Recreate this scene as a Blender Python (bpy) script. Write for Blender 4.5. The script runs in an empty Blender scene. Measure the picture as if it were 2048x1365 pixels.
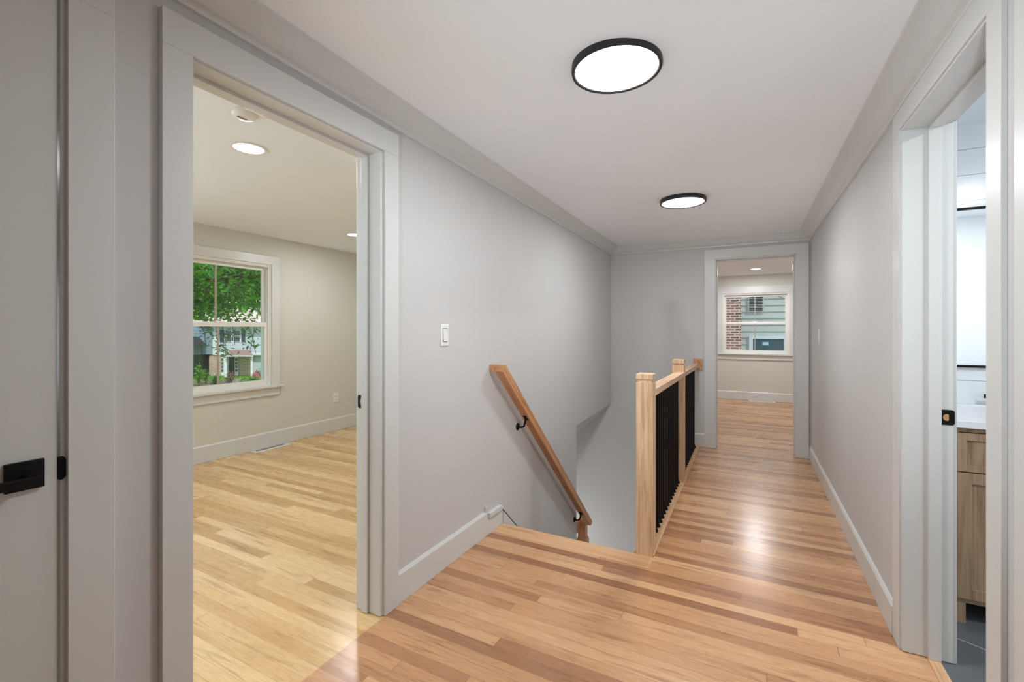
import bpy, bmesh, math, random
from mathutils import Vector, Matrix
R = math.radians
random.seed(7)
C = bpy.context.scene.collection
sc = bpy.context.scene

# ------------------------------------------------------------------ camera
YAW = math.atan2(473.0, 900.0)
cam = bpy.data.objects.new('camera', bpy.data.cameras.new('camera'))
C.objects.link(cam)
cam.location = (0, 0, 1.25)
cam.rotation_euler = (R(90), 0, YAW)
cam.data.sensor_width = 36.0
cam.data.lens = 900.0 / 2048.0 * 36.0
cam.data.shift_y = -22.5 / 2048.0
cam.data.clip_start = 0.02
cam.data.clip_end = 400
sc.camera = cam

# ------------------------------------------------------------------ world, sun, exposure
w = bpy.data.worlds.new('world'); sc.world = w; w.use_nodes = True
bg = w.node_tree.nodes['Background']
bg.inputs['Color'].default_value = (0.80, 0.90, 1.0, 1)
bg.inputs['Strength'].default_value = 1.15
sun = bpy.data.objects.new('sun', bpy.data.lights.new('sun', 'SUN'))
C.objects.link(sun)
sun.data.energy = 2.8
sun.data.angle = R(2)
sun.data.color = (1.0, 0.96, 0.90)
sun.rotation_euler = Vector((-0.75, 0.35, -0.95)).to_track_quat('-Z', 'Y').to_euler()
sc.view_settings.view_transform = 'Standard'
sc.view_settings.look = 'None'
sc.view_settings.gamma = 1
sc.view_settings.use_curve_mapping = False
sc.view_settings.exposure = 0.0
sc.cycles.max_bounces = 14
sc.cycles.diffuse_bounces = 8
sc.cycles.glossy_bounces = 5
sc.cycles.transparent_max_bounces = 12
sc.cycles.use_denoising = True
sc.cycles.sample_clamp_indirect = 6.0

P_LAMP = 17.5      # hall ceiling lamps, watts each
P_BED = 12.0        # recessed lamps, bedroom
P_FAR = 9.0        # recessed lamps, far room
P_BATH = 22.0
P_FILL_BED = 27.0
P_FILL_FAR = 11.0
P_FILL_CEIL = 225.0

# ------------------------------------------------------------------ materials
def s2l(c):
    c = c / 255.0
    return c / 12.92 if c <= 0.04045 else ((c + 0.055) / 1.055) ** 2.4
def rgb(r, g, b): return (s2l(r), s2l(g), s2l(b), 1)

class NT:
    def __init__(self, name):
        self.m = bpy.data.materials.new(name); self.m.use_nodes = True
        self.t = self.m.node_tree; self.n = self.t.nodes; self.b = self.n['Principled BSDF']
        self.out = self.n['Material Output']
    def new(self, typ, **kw):
        x = self.n.new(typ)
        for k, v in kw.items(): setattr(x, k, v)
        return x
    def link(self, a, b): self.t.links.new(a, b)
    def math(self, op, a, b=None, c=None):
        x = self.new('ShaderNodeMath', operation=op)
        for i, v in enumerate((a, b, c)):
            if v is None: continue
            if isinstance(v, (int, float)): x.inputs[i].default_value = v
            else: self.link(v, x.inputs[i])
        return x.outputs[0]
    def comb(self, x, y, z):
        n = self.new('ShaderNodeCombineXYZ')
        for i, v in enumerate((x, y, z)):
            if isinstance(v, (int, float)): n.inputs[i].default_value = v
            else: self.link(v, n.inputs[i])
        return n.outputs[0]
    def pos(self):
        g = self.new('ShaderNodeTexCoord'); s = self.new('ShaderNodeSeparateXYZ')
        self.link(g.outputs['Object'], s.inputs[0]); return g.outputs['Object'], s.outputs
    def noise(self, vec, scale, detail=3, rough=0.5, dist=0):
        n = self.new('ShaderNodeTexNoise'); n.inputs['Scale'].default_value = scale
        n.inputs['Detail'].default_value = detail; n.inputs['Roughness'].default_value = rough
        n.inputs['Distortion'].default_value = dist
        self.link(vec, n.inputs['Vector']); return n.outputs['Fac']
    def ramp(self, fac, stops):
        r = self.new('ShaderNodeValToRGB'); e = r.color_ramp.elements
        while len(e) < len(stops): e.new(0.5)
        for k, (p, c) in enumerate(stops): e[k].position = p; e[k].color = c
        self.link(fac, r.inputs[0]); return r.outputs[0]
    def mix(self, fac, a, b, blend='MIX'):
        x = self.new('ShaderNodeMix', data_type='RGBA', blend_type=blend)
        for sck, v in ((x.inputs[0], fac), (x.inputs[6], a), (x.inputs[7], b)):
            if isinstance(v, (int, float, tuple)): sck.default_value = v
            else: self.link(v, sck)
        return x.outputs[2]
    def bump(self, h, strength=0.2, dist=0.002):
        x = self.new('ShaderNodeBump'); x.inputs['Strength'].default_value = strength
        x.inputs['Distance'].default_value = dist
        self.link(h, x.inputs['Height']); self.link(x.outputs[0], self.b.inputs['Normal'])

def paint(name, col, rough=0.5, var=0.03, scale=6, bump=0.05, spec=0.35):
    n = NT(name); v, _ = n.pos()
    f = n.noise(v, scale, 4)
    c1 = tuple(x * (1 - var) for x in col[:3]) + (1,)
    c2 = tuple(min(1, x * (1 + var)) for x in col[:3]) + (1,)
    n.link(n.ramp(f, [(0.3, c1), (0.7, c2)]), n.b.inputs['Base Color'])
    n.b.inputs['Roughness'].default_value = rough
    n.b.inputs['Specular IOR Level'].default_value = spec
    if bump: n.bump(n.noise(v, 260, 2), bump, 0.001)
    return n.m

def plain(name, col, rough=0.4, metal=0.0, spec=0.5):
    return_n = NT(name); v, _ = return_n.pos()
    f = return_n.noise(v, 40, 2)
    c1 = tuple(x * 0.94 for x in col[:3]) + (1,)
    return_n.link(return_n.ramp(f, [(0.2, c1), (0.8, col)]), return_n.b.inputs['Base Color'])
    return_n.b.inputs['Roughness'].default_value = rough
    return_n.b.inputs['Metallic'].default_value = metal
    return_n.b.inputs['Specular IOR Level'].default_value = spec
    return return_n.m

def plank_floor(name, cols, along='X', wd=0.057, rough=0.27, gap=rgb(95, 60, 35)):
    n = NT(name); v, s = n.pos()
    a, b = (s[0], s[1]) if along == 'X' else (s[1], s[0])
    rowf = n.math('DIVIDE', b, wd); row = n.math('FLOOR', rowf)
    wn = n.new('ShaderNodeTexWhiteNoise', noise_dimensions='1D'); n.link(row, wn.inputs['W'])
    off = n.math('MULTIPLY', wn.outputs[0], 7.3)
    lenf = n.math('ADD', n.math('MULTIPLY', wn.outputs[0], 0.9), 1.25)
    segf = n.math('DIVIDE', n.math('ADD', n.math('ADD', a, 30.0), off), lenf)
    seg = n.math('FLOOR', segf)
    wn2 = n.new('ShaderNodeTexWhiteNoise', noise_dimensions='2D'); n.link(n.comb(row, seg, 0), wn2.inputs['Vector'])
    pid = wn2.outputs[0]
    base = n.ramp(pid, cols)
    # grain, offset per plank
    ga = n.math('ADD', n.math('MULTIPLY', a, 1.0), n.math('MULTIPLY', pid, 53.0))
    gb = n.math('ADD', n.math('MULTIPLY', b, 14.0), n.math('MULTIPLY', pid, 91.0))
    gv = n.comb(ga, gb, 0.0)
    g1 = n.noise(gv, 2.2, 6, 0.6, 0.6)
    gb2 = n.math('ADD', n.math('MULTIPLY', b, 60.0), n.math('MULTIPLY', pid, 31.0))
    g2 = n.noise(n.comb(n.math('MULTIPLY', ga, 3.0), gb2, 0.0), 3.0, 4, 0.6, 0.2)
    # cathedral figure: contours of a stretched noise
    cc = n.noise(n.comb(n.math('MULTIPLY', ga, 1.6), n.math('MULTIPLY', gb, 0.9), 3.0), 1.3, 2, 0.5)
    ring = n.math('PINGPONG', n.math('MULTIPLY', cc, 26.0), 1.0)
    d1 = n.ramp(g1, [(0.30, (0.56, 0.47, 0.40, 1)), (0.46, (1, 1, 1, 1)), (0.62, (1.0, 1.0, 1.0, 1)), (0.80, (0.80, 0.73, 0.66, 1))])
    d2 = n.ramp(g2, [(0.32, (0.80, 0.76, 0.72, 1)), (0.60, (1.0, 1.0, 1.0, 1))])
    d3 = n.ramp(ring, [(0.0, (0.82, 0.77, 0.72, 1)), (0.45, (1, 1, 1, 1))])
    c = n.mix(0.8, base, d1, 'MULTIPLY'); c = n.mix(0.75, c, d2, 'MULTIPLY'); c = n.mix(0.55, c, d3, 'MULTIPLY')
    # gaps
    fr = n.math('FRACT', rowf)
    e = n.math('MINIMUM', fr, n.math('SUBTRACT', 1.0, fr))
    wn3 = n.new('ShaderNodeTexWhiteNoise', noise_dimensions='1D'); n.link(n.math('ADD', row, 0.5), wn3.inputs['W'])
    gapm = n.math('MULTIPLY', n.math('LESS_THAN', e, 0.016), n.math('ADD', n.math('MULTIPLY', wn3.outputs[0], 0.5), 0.15))
    fs = n.math('FRACT', segf)
    gape = n.math('MULTIPLY', n.math('LESS_THAN', fs, 0.0016), 0.7)
    g = n.math('MAXIMUM', gapm, gape)
    c = n.mix(g, c, gap)
    n.link(c, n.b.inputs['Base Color'])
    rr = n.math('ADD', n.math('MULTIPLY', n.noise(n.comb(ga, gb, 0), 3.0, 3), 0.16), rough - 0.08)
    n.link(rr, n.b.inputs['Roughness'])
    n.b.inputs['Specular IOR Level'].default_value = 0.5
    n.b.inputs['Coat Weight'].default_value = 0.25
    n.b.inputs['Coat Roughness'].default_value = 0.22
    h = n.math('SUBTRACT', n.math('MULTIPLY', g2, 0.25), g)
    n.bump(h, 0.25, 0.0015)
    return n.m

def wood(name, light, dark, axis='Z', rough=0.45, sc_=1.0, contrast=1.0, tilt=0.0):
    """straight grained timber, grain running along one object axis"""
    n = NT(name); v, s = n.pos()
    if tilt:
        mp = n.new('ShaderNodeMapping'); mp.inputs['Rotation'].default_value = (tilt, 0, 0); n.link(v, mp.inputs[0])
        sp = n.new('ShaderNodeSeparateXYZ'); n.link(mp.outputs[0], sp.inputs[0]); s = sp.outputs
    k = {'X': (1, 22, 22), 'Y': (22, 1, 22), 'Z': (22, 22, 1)}[axis]
    vec = n.comb(n.math('MULTIPLY', s[0], k[0]), n.math('MULTIPLY', s[1], k[1]), n.math('MULTIPLY', s[2], k[2]))
    g1 = n.noise(vec, 1.5 * sc_, 5, 0.6, 0.8)
    k2 = [x * (3.5 if x > 1 else 2) for x in k]
    vec2 = n.comb(n.math('MULTIPLY', s[0], k2[0]), n.math('MULTIPLY', s[1], k2[1]), n.math('MULTIPLY', s[2], k2[2]))
    g2 = n.noise(vec2, 2.0 * sc_, 4, 0.6, 0.3)
    c = n.ramp(g1, [(0.33, dark), (0.5, light), (0.62, light), (0.85, dark)])
    d = n.ramp(g2, [(0.35, (0.74, 0.68, 0.62, 1)), (0.55, (1, 1, 1, 1))])
    n.link(n.mix(0.7 * contrast, c, d, 'MULTIPLY'), n.b.inputs['Base Color'])
    n.b.inputs['Roughness'].default_value = rough
    n.bump(g2, 0.15, 0.001)
    return n.m

def glass_mat(name, tint=(0.985, 0.985, 0.99, 1)):
    n = NT(name); n.n.remove(n.b)
    tr = n.new('ShaderNodeBsdfTransparent'); tr.inputs[0].default_value = tint
    gl = n.new('ShaderNodeBsdfGlossy'); gl.inputs['Roughness'].default_value = 0.02
    fr = n.new('ShaderNodeFresnel'); fr.inputs[0].default_value = 1.45
    mx = n.new('ShaderNodeMixShader')
    n.link(fr.outputs[0], mx.inputs[0]); n.link(tr.outputs[0], mx.inputs[1]); n.link(gl.outputs[0], mx.inputs[2])
    n.link(mx.outputs[0], n.out.inputs[0]); return n.m

def emit(name, col, strength):
    n = NT(name)
    n.b.inputs['Base Color'].default_value = (0.9, 0.9, 0.9, 1)
    n.b.inputs['Emission Color'].default_value = col
    n.b.inputs['Emission Strength'].default_value = strength
    return n.m

def leaf_mat(name, cols, trans=0.35):
    n = NT(name); v, s = n.pos()
    f = n.noise(v, 3.0, 4, 0.7)
    oi = n.new('ShaderNodeNewGeometry')
    ff = n.math('ADD', n.math('MULTIPLY', oi.outputs['Random Per Island'], 0.6), n.math('MULTIPLY', f, 0.4))
    c = n.ramp(ff, cols)
    n.link(c, n.b.inputs['Base Color']); n.b.inputs['Roughness'].default_value = 0.5
    tl = n.new('ShaderNodeBsdfTranslucent'); n.link(n.mix(0.5, c, (0.25, 0.6, 0.03, 1)), tl.inputs[0])
    mx = n.new('ShaderNodeMixShader'); mx.inputs[0].default_value = trans
    n.link(n.b.outputs[0], mx.inputs[1]); n.link(tl.outputs[0], mx.inputs[2]); n.link(mx.outputs[0], n.out.inputs[0])
    return n.m

def brick_mat(name, cols, mortar, sx, sy, axis='X', mw=0.012, bump=0.4):
    n = NT(name); v, s = n.pos()
    vec = n.comb(s[0] if axis == 'X' else s[1], s[2], 0)
    b = n.new('ShaderNodeTexBrick'); n.link(vec, b.inputs['Vector'])
    b.inputs['Scale'].default_value = 1.0; b.inputs['Brick Width'].default_value = sx
    b.inputs['Row Height'].default_value = sy; b.inputs['Mortar Size'].default_value = mw
    b.inputs['Mortar Smooth'].default_value = 0.1
    b.inputs['Color1'].default_value = (0, 0, 0, 1); b.inputs['Color2'].default_value = (1, 1, 1, 1)
    b.inputs['Mortar'].default_value = (0.5, 0.5, 0.5, 1)
    f = n.noise(v, 9, 3)
    sp = n.new('ShaderNodeSeparateColor'); n.link(b.outputs['Color'], sp.inputs[0])
    c = n.ramp(n.math('ADD', n.math('MULTIPLY', sp.outputs[0], 0.65), n.math('MULTIPLY', f, 0.35)), cols)
    n.link(n.mix(b.outputs['Fac'], c, mortar), n.b.inputs['Base Color'])
    n.b.inputs['Roughness'].default_value = 0.85
    n.bump(n.math('SUBTRACT', 1.0, b.outputs['Fac']), bump, 0.01)
    return n.m

M = {}
M['wall'] = paint('hall_wall_paint', rgb(201, 200, 199), 0.55, 0.012, 2.5)
M['wall_beige'] = paint('bedroom_wall_paint', rgb(208, 207, 198), 0.6, 0.012, 2.5)
M['ceil'] = paint('ceiling_paint', rgb(240, 243, 245), 0.8, 0.01, 1.5, 0.03, 0.2)
M['ceil_bed'] = paint('bedroom_ceiling_paint', rgb(236, 242, 248), 0.8, 0.01, 1.5, 0.03, 0.2)
M['trim'] = paint('white_trim_paint', rgb(211, 212, 210), 0.32, 0.008, 3, 0.02, 0.5)
M['door'] = paint('white_door_paint', rgb(208, 210, 206), 0.38, 0.008, 3, 0.03, 0.5)
M['win'] = paint('window_sash_white', rgb(230, 229, 224), 0.3, 0.006, 3, 0.0, 0.5)
M['black'] = plain('black_metal', (0.003, 0.003, 0.0035, 1), 0.5, 0.0, 0.2)
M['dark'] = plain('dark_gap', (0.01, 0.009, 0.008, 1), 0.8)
M['lampblack'] = plain('lamp_black_metal', (0.02, 0.02, 0.022, 1), 0.45, 0.2)
M['brass'] = plain('latch_hole_wood', rgb(190, 150, 95), 0.5)
M['plastic'] = plain('white_plastic', rgb(232, 231, 227), 0.3)
M['register'] = plain('register_enamel', rgb(226, 224, 218), 0.4)
M['slot'] = plain('grey_slot', rgb(120, 120, 116), 0.7)
M['lens'] = emit('lamp_diffuser', (1.0, 0.99, 0.97, 1), 3.0)
M['glass'] = glass_mat('window_glass')
M['floor'] = plank_floor('oak_strip_floor', [(0.0, rgb(158, 110, 76)), (0.2, rgb(180, 130, 92)), (0.55, rgb(202, 152, 110)), (1.0, rgb(220, 173, 130))])
M['floor_bed'] = plank_floor('oak_strip_floor_warm_light', [(0.0, rgb(198, 156, 100)), (0.3, rgb(216, 177, 121)), (0.6, rgb(228, 192, 138)), (1.0, rgb(238, 206, 154))], gap=rgb(140, 95, 50))  # same oak strips, warmer room light painted in as a yellower tint
M['nosing'] = wood('oak_nosing', rgb(222, 178, 136), rgb(196, 146, 104), 'X', 0.35)
M['nosing_y'] = wood('oak_border_board', rgb(226, 184, 143), rgb(204, 157, 115), 'Y', 0.35)
M['oak'] = wood('oak_newel', rgb(224, 193, 156), rgb(198, 158, 120), 'Z', 0.5)
M['oak_y'] = wood('oak_rail', rgb(224, 190, 158), rgb(204, 166, 130), 'Y', 0.45)
M['handrail'] = wood('oak_handrail', rgb(206, 152, 108), rgb(166, 112, 70), 'Y', 0.42)
M['handrail_slope'] = wood('oak_handrail_sloping', rgb(206, 152, 108), rgb(166, 112, 70), 'Y', 0.42, tilt=math.atan(0.932))
M['vanity'] = wood('weathered_oak', rgb(170, 142, 112), rgb(128, 102, 78), 'Z', 0.55, 0.8)
M['counter'] = paint('white_quartz', rgb(240, 241, 243), 0.2, 0.015, 8, 0.0, 0.5)
M['wood_tread'] = wood('oak_tread', rgb(214, 168, 126), rgb(186, 138, 98), 'X', 0.4)

# white bath wall tile with thin grey joints
def tile(name, col, joint, h, w_, ax='X', rough=0.2):
    n = NT(name); v, s = n.pos()
    u = s[0] if ax == 'X' else s[1]
    fz = n.math('FRACT', n.math('DIVIDE', n.math('SUBTRACT', s[2], 0.068), h))
    m = n.math('LESS_THAN', fz, 0.018)
    f = n.noise(v, 3, 4)
    c = n.ramp(f, [(0.3, tuple(x * 0.96 for x in col[:3]) + (1,)), (0.7, col)])
    n.link(n.mix(m, c, joint), n.b.inputs['Base Color'])
    n.b.inputs['Roughness'].default_value = rough
    n.bump(n.math('SUBTRACT', 1.0, m), 0.3, 0.002)
    return n.m
M['bathtile'] = tile('white_wall_tile', rgb(236, 239, 242), rgb(120, 124, 128), 0.1315, 0.6)
def floor_tile():
    n = NT('slate_floor_tile'); v, s = n.pos()
    m = n.new('ShaderNodeMapping'); n.link(v, m.inputs[0])
    m.inputs['Location'].default_value = (-0.749, -2.448, 0); m.inputs['Rotation'].default_value = (0, 0, 0)
    sp = n.new('ShaderNodeSeparateXYZ')
    m2 = n.new('ShaderNodeMapping'); n.link(m.outputs[0], m2.inputs[0]); m2.inputs['Rotation'].default_value = (0, 0, R(27))
    n.link(m2.outputs[0], sp.inputs[0])
    a = n.math('ABSOLUTE', sp.outputs[1])
    fx = n.math('FRACT', n.math('DIVIDE', sp.outputs[1], 0.6))
    g = n.math('LESS_THAN', fx, 0.006)
    f = n.noise(v, 5, 5, 0.6)
    c = n.ramp(f, [(0.3, rgb(86, 91, 96)), (0.7, rgb(106, 111, 116))])
    n.link(n.mix(g, c, rgb(205, 208, 210)), n.b.inputs['Base Color'])
    n.b.inputs['Roughness'].default_value = 0.45
    return n.m
M['slate'] = floor_tile()
nm = NT('mirror_silver'); nm.b.inputs['Base Color'].default_value = (0.93, 0.94, 0.95, 1)
nm.b.inputs['Metallic'].default_value = 1; nm.b.inputs['Roughness'].default_value = 0.02; M['mirror'] = nm.m

# ------------------------------------------------------------------ mesh helpers
def bx(bm, x0, x1, y0, y1, z0, z1):
    vs = [bm.verts.new((x, y, z)) for x in (x0, x1) for y in (y0, y1) for z in (z0, z1)]
    for f in ((0, 1, 3, 2), (4, 6, 7, 5), (0, 4, 5, 1), (2, 3, 7, 6), (0, 2, 6, 4), (1, 5, 7, 3)):
        bm.faces.new([vs[i] for i in f])
def hexa(bm, bottom, top):
    """8 corner solid; bottom and top are four points in order"""
    b = [bm.verts.new(p) for p in bottom]; t = [bm.verts.new(p) for p in top]
    bm.faces.new(b[::-1]); bm.faces.new(t)
    for i in range(4):
        j = (i + 1) % 4; bm.faces.new((b[i], b[j], t[j], t[i]))
def prism(bm, pts, axis, a0, a1, f=None):
    """extrude a closed 2D outline along an axis; pts are (p, q) in the other two axes"""
    def mk(p, q, a):
        v = {'X': (a, p, q), 'Y': (p, a, q), 'Z': (p, q, a)}[axis]
        return f(v) if f else v
    A = [bm.verts.new(mk(p, q, a0)) for p, q in pts]; B = [bm.verts.new(mk(p, q, a1)) for p, q in pts]
    bm.faces.new(A); bm.faces.new(B[::-1]); n = len(pts)
    for i in range(n):
        j = (i + 1) % n; bm.faces.new((A[j], A[i], B[i], B[j]))
def cyl(bm, c0, c1, r0, r1=None, seg=24, caps=True):
    r1 = r0 if r1 is None else r1
    c0, c1 = Vector(c0), Vector(c1); d = (c1 - c0).normalized()
    u = d.orthogonal().normalized(); v = d.cross(u)
    A = [bm.verts.new(c0 + (u * math.cos(t) + v * math.sin(t)) * r0) for t in [2 * math.pi * k / seg for k in range(seg)]]
    B = [bm.verts.new(c1 + (u * math.cos(t) + v * math.sin(t)) * r1) for t in [2 * math.pi * k / seg for k in range(seg)]]
    for i in range(seg):
        j = (i + 1) % seg; bm.faces.new((A[i], A[j], B[j], B[i]))
    if caps: bm.faces.new(A[::-1]); bm.faces.new(B)
def lathe(bm, prof, c=(0, 0, 0), seg=48):
    """prof: (r, z) from the axis outwards and back"""
    rings = []
    for r, z in prof:
        if r < 1e-6: rings.append([bm.verts.new((c[0], c[1], c[2] + z))])
        else: rings.append([bm.verts.new((c[0] + r * math.cos(2 * math.pi * k / seg), c[1] + r * math.sin(2 * math.pi * k / seg), c[2] + z)) for k in range(seg)])
    for a, b in zip(rings, rings[1:]):
        for k in range(seg):
            j = (k + 1) % seg
            if len(a) == 1 and len(b) == 1: continue
            if len(a) == 1: bm.faces.new((a[0], b[k], b[j]))
            elif len(b) == 1: bm.faces.new((a[k], b[0], a[j]))
            else: bm.faces.new((a[k], b[k], b[j], a[j]))
def tube(bm, pts, r, seg=10):
    pts = [Vector(p) for p in pts]; rings = []; u = None
    for i, p in enumerate(pts):
        d = ((pts[i + 1] - p) if i == 0 else (p - pts[i - 1]) if i == len(pts) - 1 else (pts[i + 1] - pts[i - 1])).normalized()
        u = d.orthogonal().normalized() if u is None else (u - d * u.dot(d)).normalized()
        v = d.cross(u); rr = r[i] if isinstance(r, (list, tuple)) else r
        rings.append([bm.verts.new(p + (u * math.cos(t) + v * math.sin(t)) * rr) for t in [2 * math.pi * k / seg for k in range(seg)]])
    for a, b in zip(rings, rings[1:]):
        for k in range(seg): bm.faces.new((a[k], a[(k + 1) % seg], b[(k + 1) % seg], b[k]))
    bm.faces.new(rings[0][::-1]); bm.faces.new(rings[-1])

def obj(name, fill, mat, parent=None, bevel=0.0, smooth=False, loc=None):
    """link one mesh object; fill(bm) adds its shape in the parent's coordinates"""
    bm = bmesh.new(); fill(bm)
    bmesh.ops.recalc_face_normals(bm, faces=bm.faces)
    me = bpy.data.meshes.new(name); bm.to_mesh(me); bm.free()
    me.materials.append(mat)
    if smooth:
        for p in me.polygons: p.use_smooth = True
        me.set_sharp_from_angle(angle=R(35))
    o = bpy.data.objects.new(name, me); C.objects.link(o)
    if parent: o.parent = parent
    if loc: o.location = loc
    if bevel:
        md = o.modifiers.new('bevel', 'BEVEL'); md.width = bevel; md.segments = 2; md.limit_method = 'ANGLE'; md.angle_limit = R(40)
    return o
def struct(name, fill, mat, parent=None, bevel=0.0):
    o = obj(name, fill, mat, parent, bevel)
    if not parent: o['kind'] = 'structure'
    return o
def thing(name, label, cat, loc=(0, 0, 0), group=None, rotz=0.0):
    o = bpy.data.objects.new(name, None); C.objects.link(o); o.location = loc; o.rotation_euler = (0, 0, rotz)
    o.empty_display_size = 0.1
    o['label'] = label; o['category'] = cat
    if group: o['group'] = group
    return o
def tag(o, label, cat, group=None):
    o['label'] = label; o['category'] = cat
    if group: o['group'] = group
    return o
def boxes(*bs):
    def f(bm):
        for b in bs: bx(bm, *b)
    return f

# ------------------------------------------------------------------ levels
WL, WR, WB = -1.42, 0.532, 5.20          # hall: left, right, back wall faces
BX = -4.535                              # bedroom window wall face
FY = 9.045                               # far room window wall face
def crown_z(side, y):                    # underside of the crown; the old ceiling is not quite level
    return 2.175 - 0.0100 * y if side == 'L' else 2.108 + 0.0025 * y
CD = 0.09                                # crown depth
def ceil_z(x, y):
    t = (x - WL) / (WR - WL)
    return (1 - t) * (crown_z('L', y) + CD) + t * (crown_z('R', y) + CD)

# ------------------------------------------------------------------ floors
struct('floor', lambda bm: (bx(bm, -1.405, WR, -1.6, 2.418, -0.03, 0), bx(bm, -0.462, WR, 2.418, 5.20, -0.03, 0),
                            bx(bm, -0.40, 0.50, 5.20, 5.35, -0.03, 0), bx(bm, -2.6, 2.6, 5.35, FY, -0.03, 0),
                            bx(bm, WR, 0.60, 1.54, 2.255, -0.03, 0)), M['floor'])
struct('trim_1', lambda bm: prism(bm, [(2.418, -0.03), (2.418, 0.0), (2.545, 0.0), (2.558, -0.006), (2.562, -0.015), (2.558, -0.024), (2.545, -0.03)], 'X', WL + 0.015, -0.462),
       M['nosing'])                                                       # landing nosing at the stair edge
struct('trim_2', lambda bm: bx(bm, -0.572, -0.462, 2.562, 5.20, -0.03, 0.004), M['nosing_y'])   # border board under the balusters
struct('trim_3', lambda bm: bx(bm, 0.60, 0.638, 1.54, 2.255, -0.03, 0.003), M['nosing_y'])       # bath threshold strip
struct('floor_bedroom', boxes((BX - 0.1, -1.405, -1.6, 2.418, -0.03, 0), (BX - 0.1, -1.47, 2.418, 3.85, -0.03, 0), (BX - 0.1, -2.61, 3.85, 4.45, -0.03, 0)), M['floor_bed'])
struct('floor_bath', boxes((0.638, 2.5, 0.55, 3.12, -0.03, 0)), M['slate'])

# ------------------------------------------------------------------ ceilings
def hall_ceiling(bm):
    c = [(WL - 0.06, -1.6), (WR + 0.06, -1.6), (WR + 0.06, 5.27), (WL - 0.06, 5.27)]
    hexa(bm, [(x, y, ceil_z(x, y)) for x, y in c], [(x, y, 2.42) for x, y in c])
struct('ceiling', hall_ceiling, M['ceil'])
struct('ceiling_bedroom', boxes((BX - 0.15, WL - 0.065, -1.7, 4.6, 2.245, 2.42)), M['ceil_bed'])
struct('ceiling_far', boxes((-2.75, 2.75, 5.27, FY + 0.15, 2.222, 2.42)), M['ceil_bed'])
struct('ceiling_bath', boxes((WR + 0.06, 2.65, 0.4, 3.27, 2.30, 2.42)), M['ceil'])

# ------------------------------------------------------------------ walls
H = 2.30
D1 = (0.713, 1.470, 2.030)     # bedroom door rough opening y0 y1 ztop
D4 = (-0.345, 0.443, 2.030)    # closed door beside the camera
D2 = (1.530, 2.255, 2.030)     # bath door
D3 = (-0.318, 0.415, 1.998)    # back door, x0 x1 ztop
D5 = (0.60, 1.300, 2.030)      # closed door on the right beside the camera
def left_wall(x0, x1):
    def f(bm):
        bx(bm, x0, x1, -1.6, D4[0], 0, H); bx(bm, x0, x1, D4[0], D4[1], D4[2], H)
        bx(bm, x0, x1, D4[1], D1[0], 0, H); bx(bm, x0, x1, D1[0], D1[1], D1[2], H)
        bx(bm, x0, x1, D1[1], 3.994, 0.0, H)
    return f
def lw_hall(bm):
    left_wall(-1.485, WL)(bm)
    bx(bm, -1.485, WL, 2.50, 3.994, -2.6, 0.0)
    # beyond the drop the wall stops above the lower flight
    hexa(bm, [(-1.485, 3.994, 0.357), (WL, 3.994, 0.357), (WL, 5.20, 0.395), (-1.485, 5.20, 0.395)],
         [(-1.485, 3.994, H), (WL, 3.994, H), (WL, 5.20, H), (-1.485, 5.20, H)])
struct('wall_left', lw_hall, M['wall'])
struct('wall_bedroom_hall_side', left_wall(-1.55, -1.485), M['wall_beige'])
# sloped soffit that runs down and away from the foot of the left wall
struct('wall_stair_soffit', lambda bm: hexa(bm,
       [(WL - 0.001, 3.994, 0.357), (WL - 0.001, 5.20, 0.395), (-2.52, 5.20, -0.66), (-2.52, 3.994, -0.70)],
       [(-1.55, 3.994, 0.50), (-1.55, 5.20, 0.50), (-2.60, 5.20, -0.50), (-2.60, 3.994, -0.54)]), M['wall'])
struct('wall_right', lambda bm: (bx(bm, WR, 0.60, -1.6, D5[0], 0, H), bx(bm, WR, 0.60, D5[0], D5[1], D5[2], H), bx(bm, WR, 0.60, D5[1], D2[0], 0, H),
                                 bx(bm, WR, 0.60, D2[0], D2[1], D2[2], H), bx(bm, WR, 0.60, D2[1], 5.20, 0, H)), M['wall'])
struct('wall_bath_hall_side', lambda bm: (bx(bm, 0.60, 0.668, 0.4, D2[0], 0, H), bx(bm, 0.60, 0.668, D2[0], D2[1], D2[2], H), bx(bm, 0.60, 0.668, D2[1], 3.12, 0, H)), M['bathtile'])
struct('wall_back', lambda bm: (bx(bm, -2.8, D3[0], 5.20, 5.275, -2.6, H), bx(bm, D3[1], 0.66, 5.20, 5.275, 0, H), bx(bm, D3[0], D3[1], 5.20, 5.275, D3[2], H)), M['wall'])
struct('wall_far_hall_side', lambda bm: (bx(bm, -2.7, D3[0], 5.275, 5.35, 0, H), bx(bm, D3[1], 2.7, 5.275, 5.35, 0, H), bx(bm, D3[0], D3[1], 5.275, 5.35, D3[2], H)), M['wall_beige'])
struct('wall_near', boxes((-1.55, 0.66, -1.7, -1.6, 0, H)), M['wall'])
# bedroom shell; window opening y 2.03..3.075, z 0.66..1.945
W1 = (2.03, 3.075, 0.655, 1.948)
struct('wall_bedroom_window', lambda bm: (bx(bm, BX - 0.15, BX, -1.7, W1[0], 0, H), bx(bm, BX - 0.15, BX, W1[1], 4.6, 0, H),
       bx(bm, BX - 0.15, BX, W1[0], W1[1], 0, W1[2]), bx(bm, BX - 0.15, BX, W1[0], W1[1], W1[3], H)), M['wall_beige'])
struct('wall_bedroom_near', boxes((BX - 0.15, -1.55, -1.7, -1.6, 0, H)), M['wall_beige'])
struct('wall_bedroom_far', boxes((BX - 0.15, -2.60, 4.45, 4.55, 0, H), (-2.66, -1.55, 3.82, 3.88, 0, H), (-2.66, -2.61, 3.88, 4.55, 0, H)), M['wall_beige'])
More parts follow.
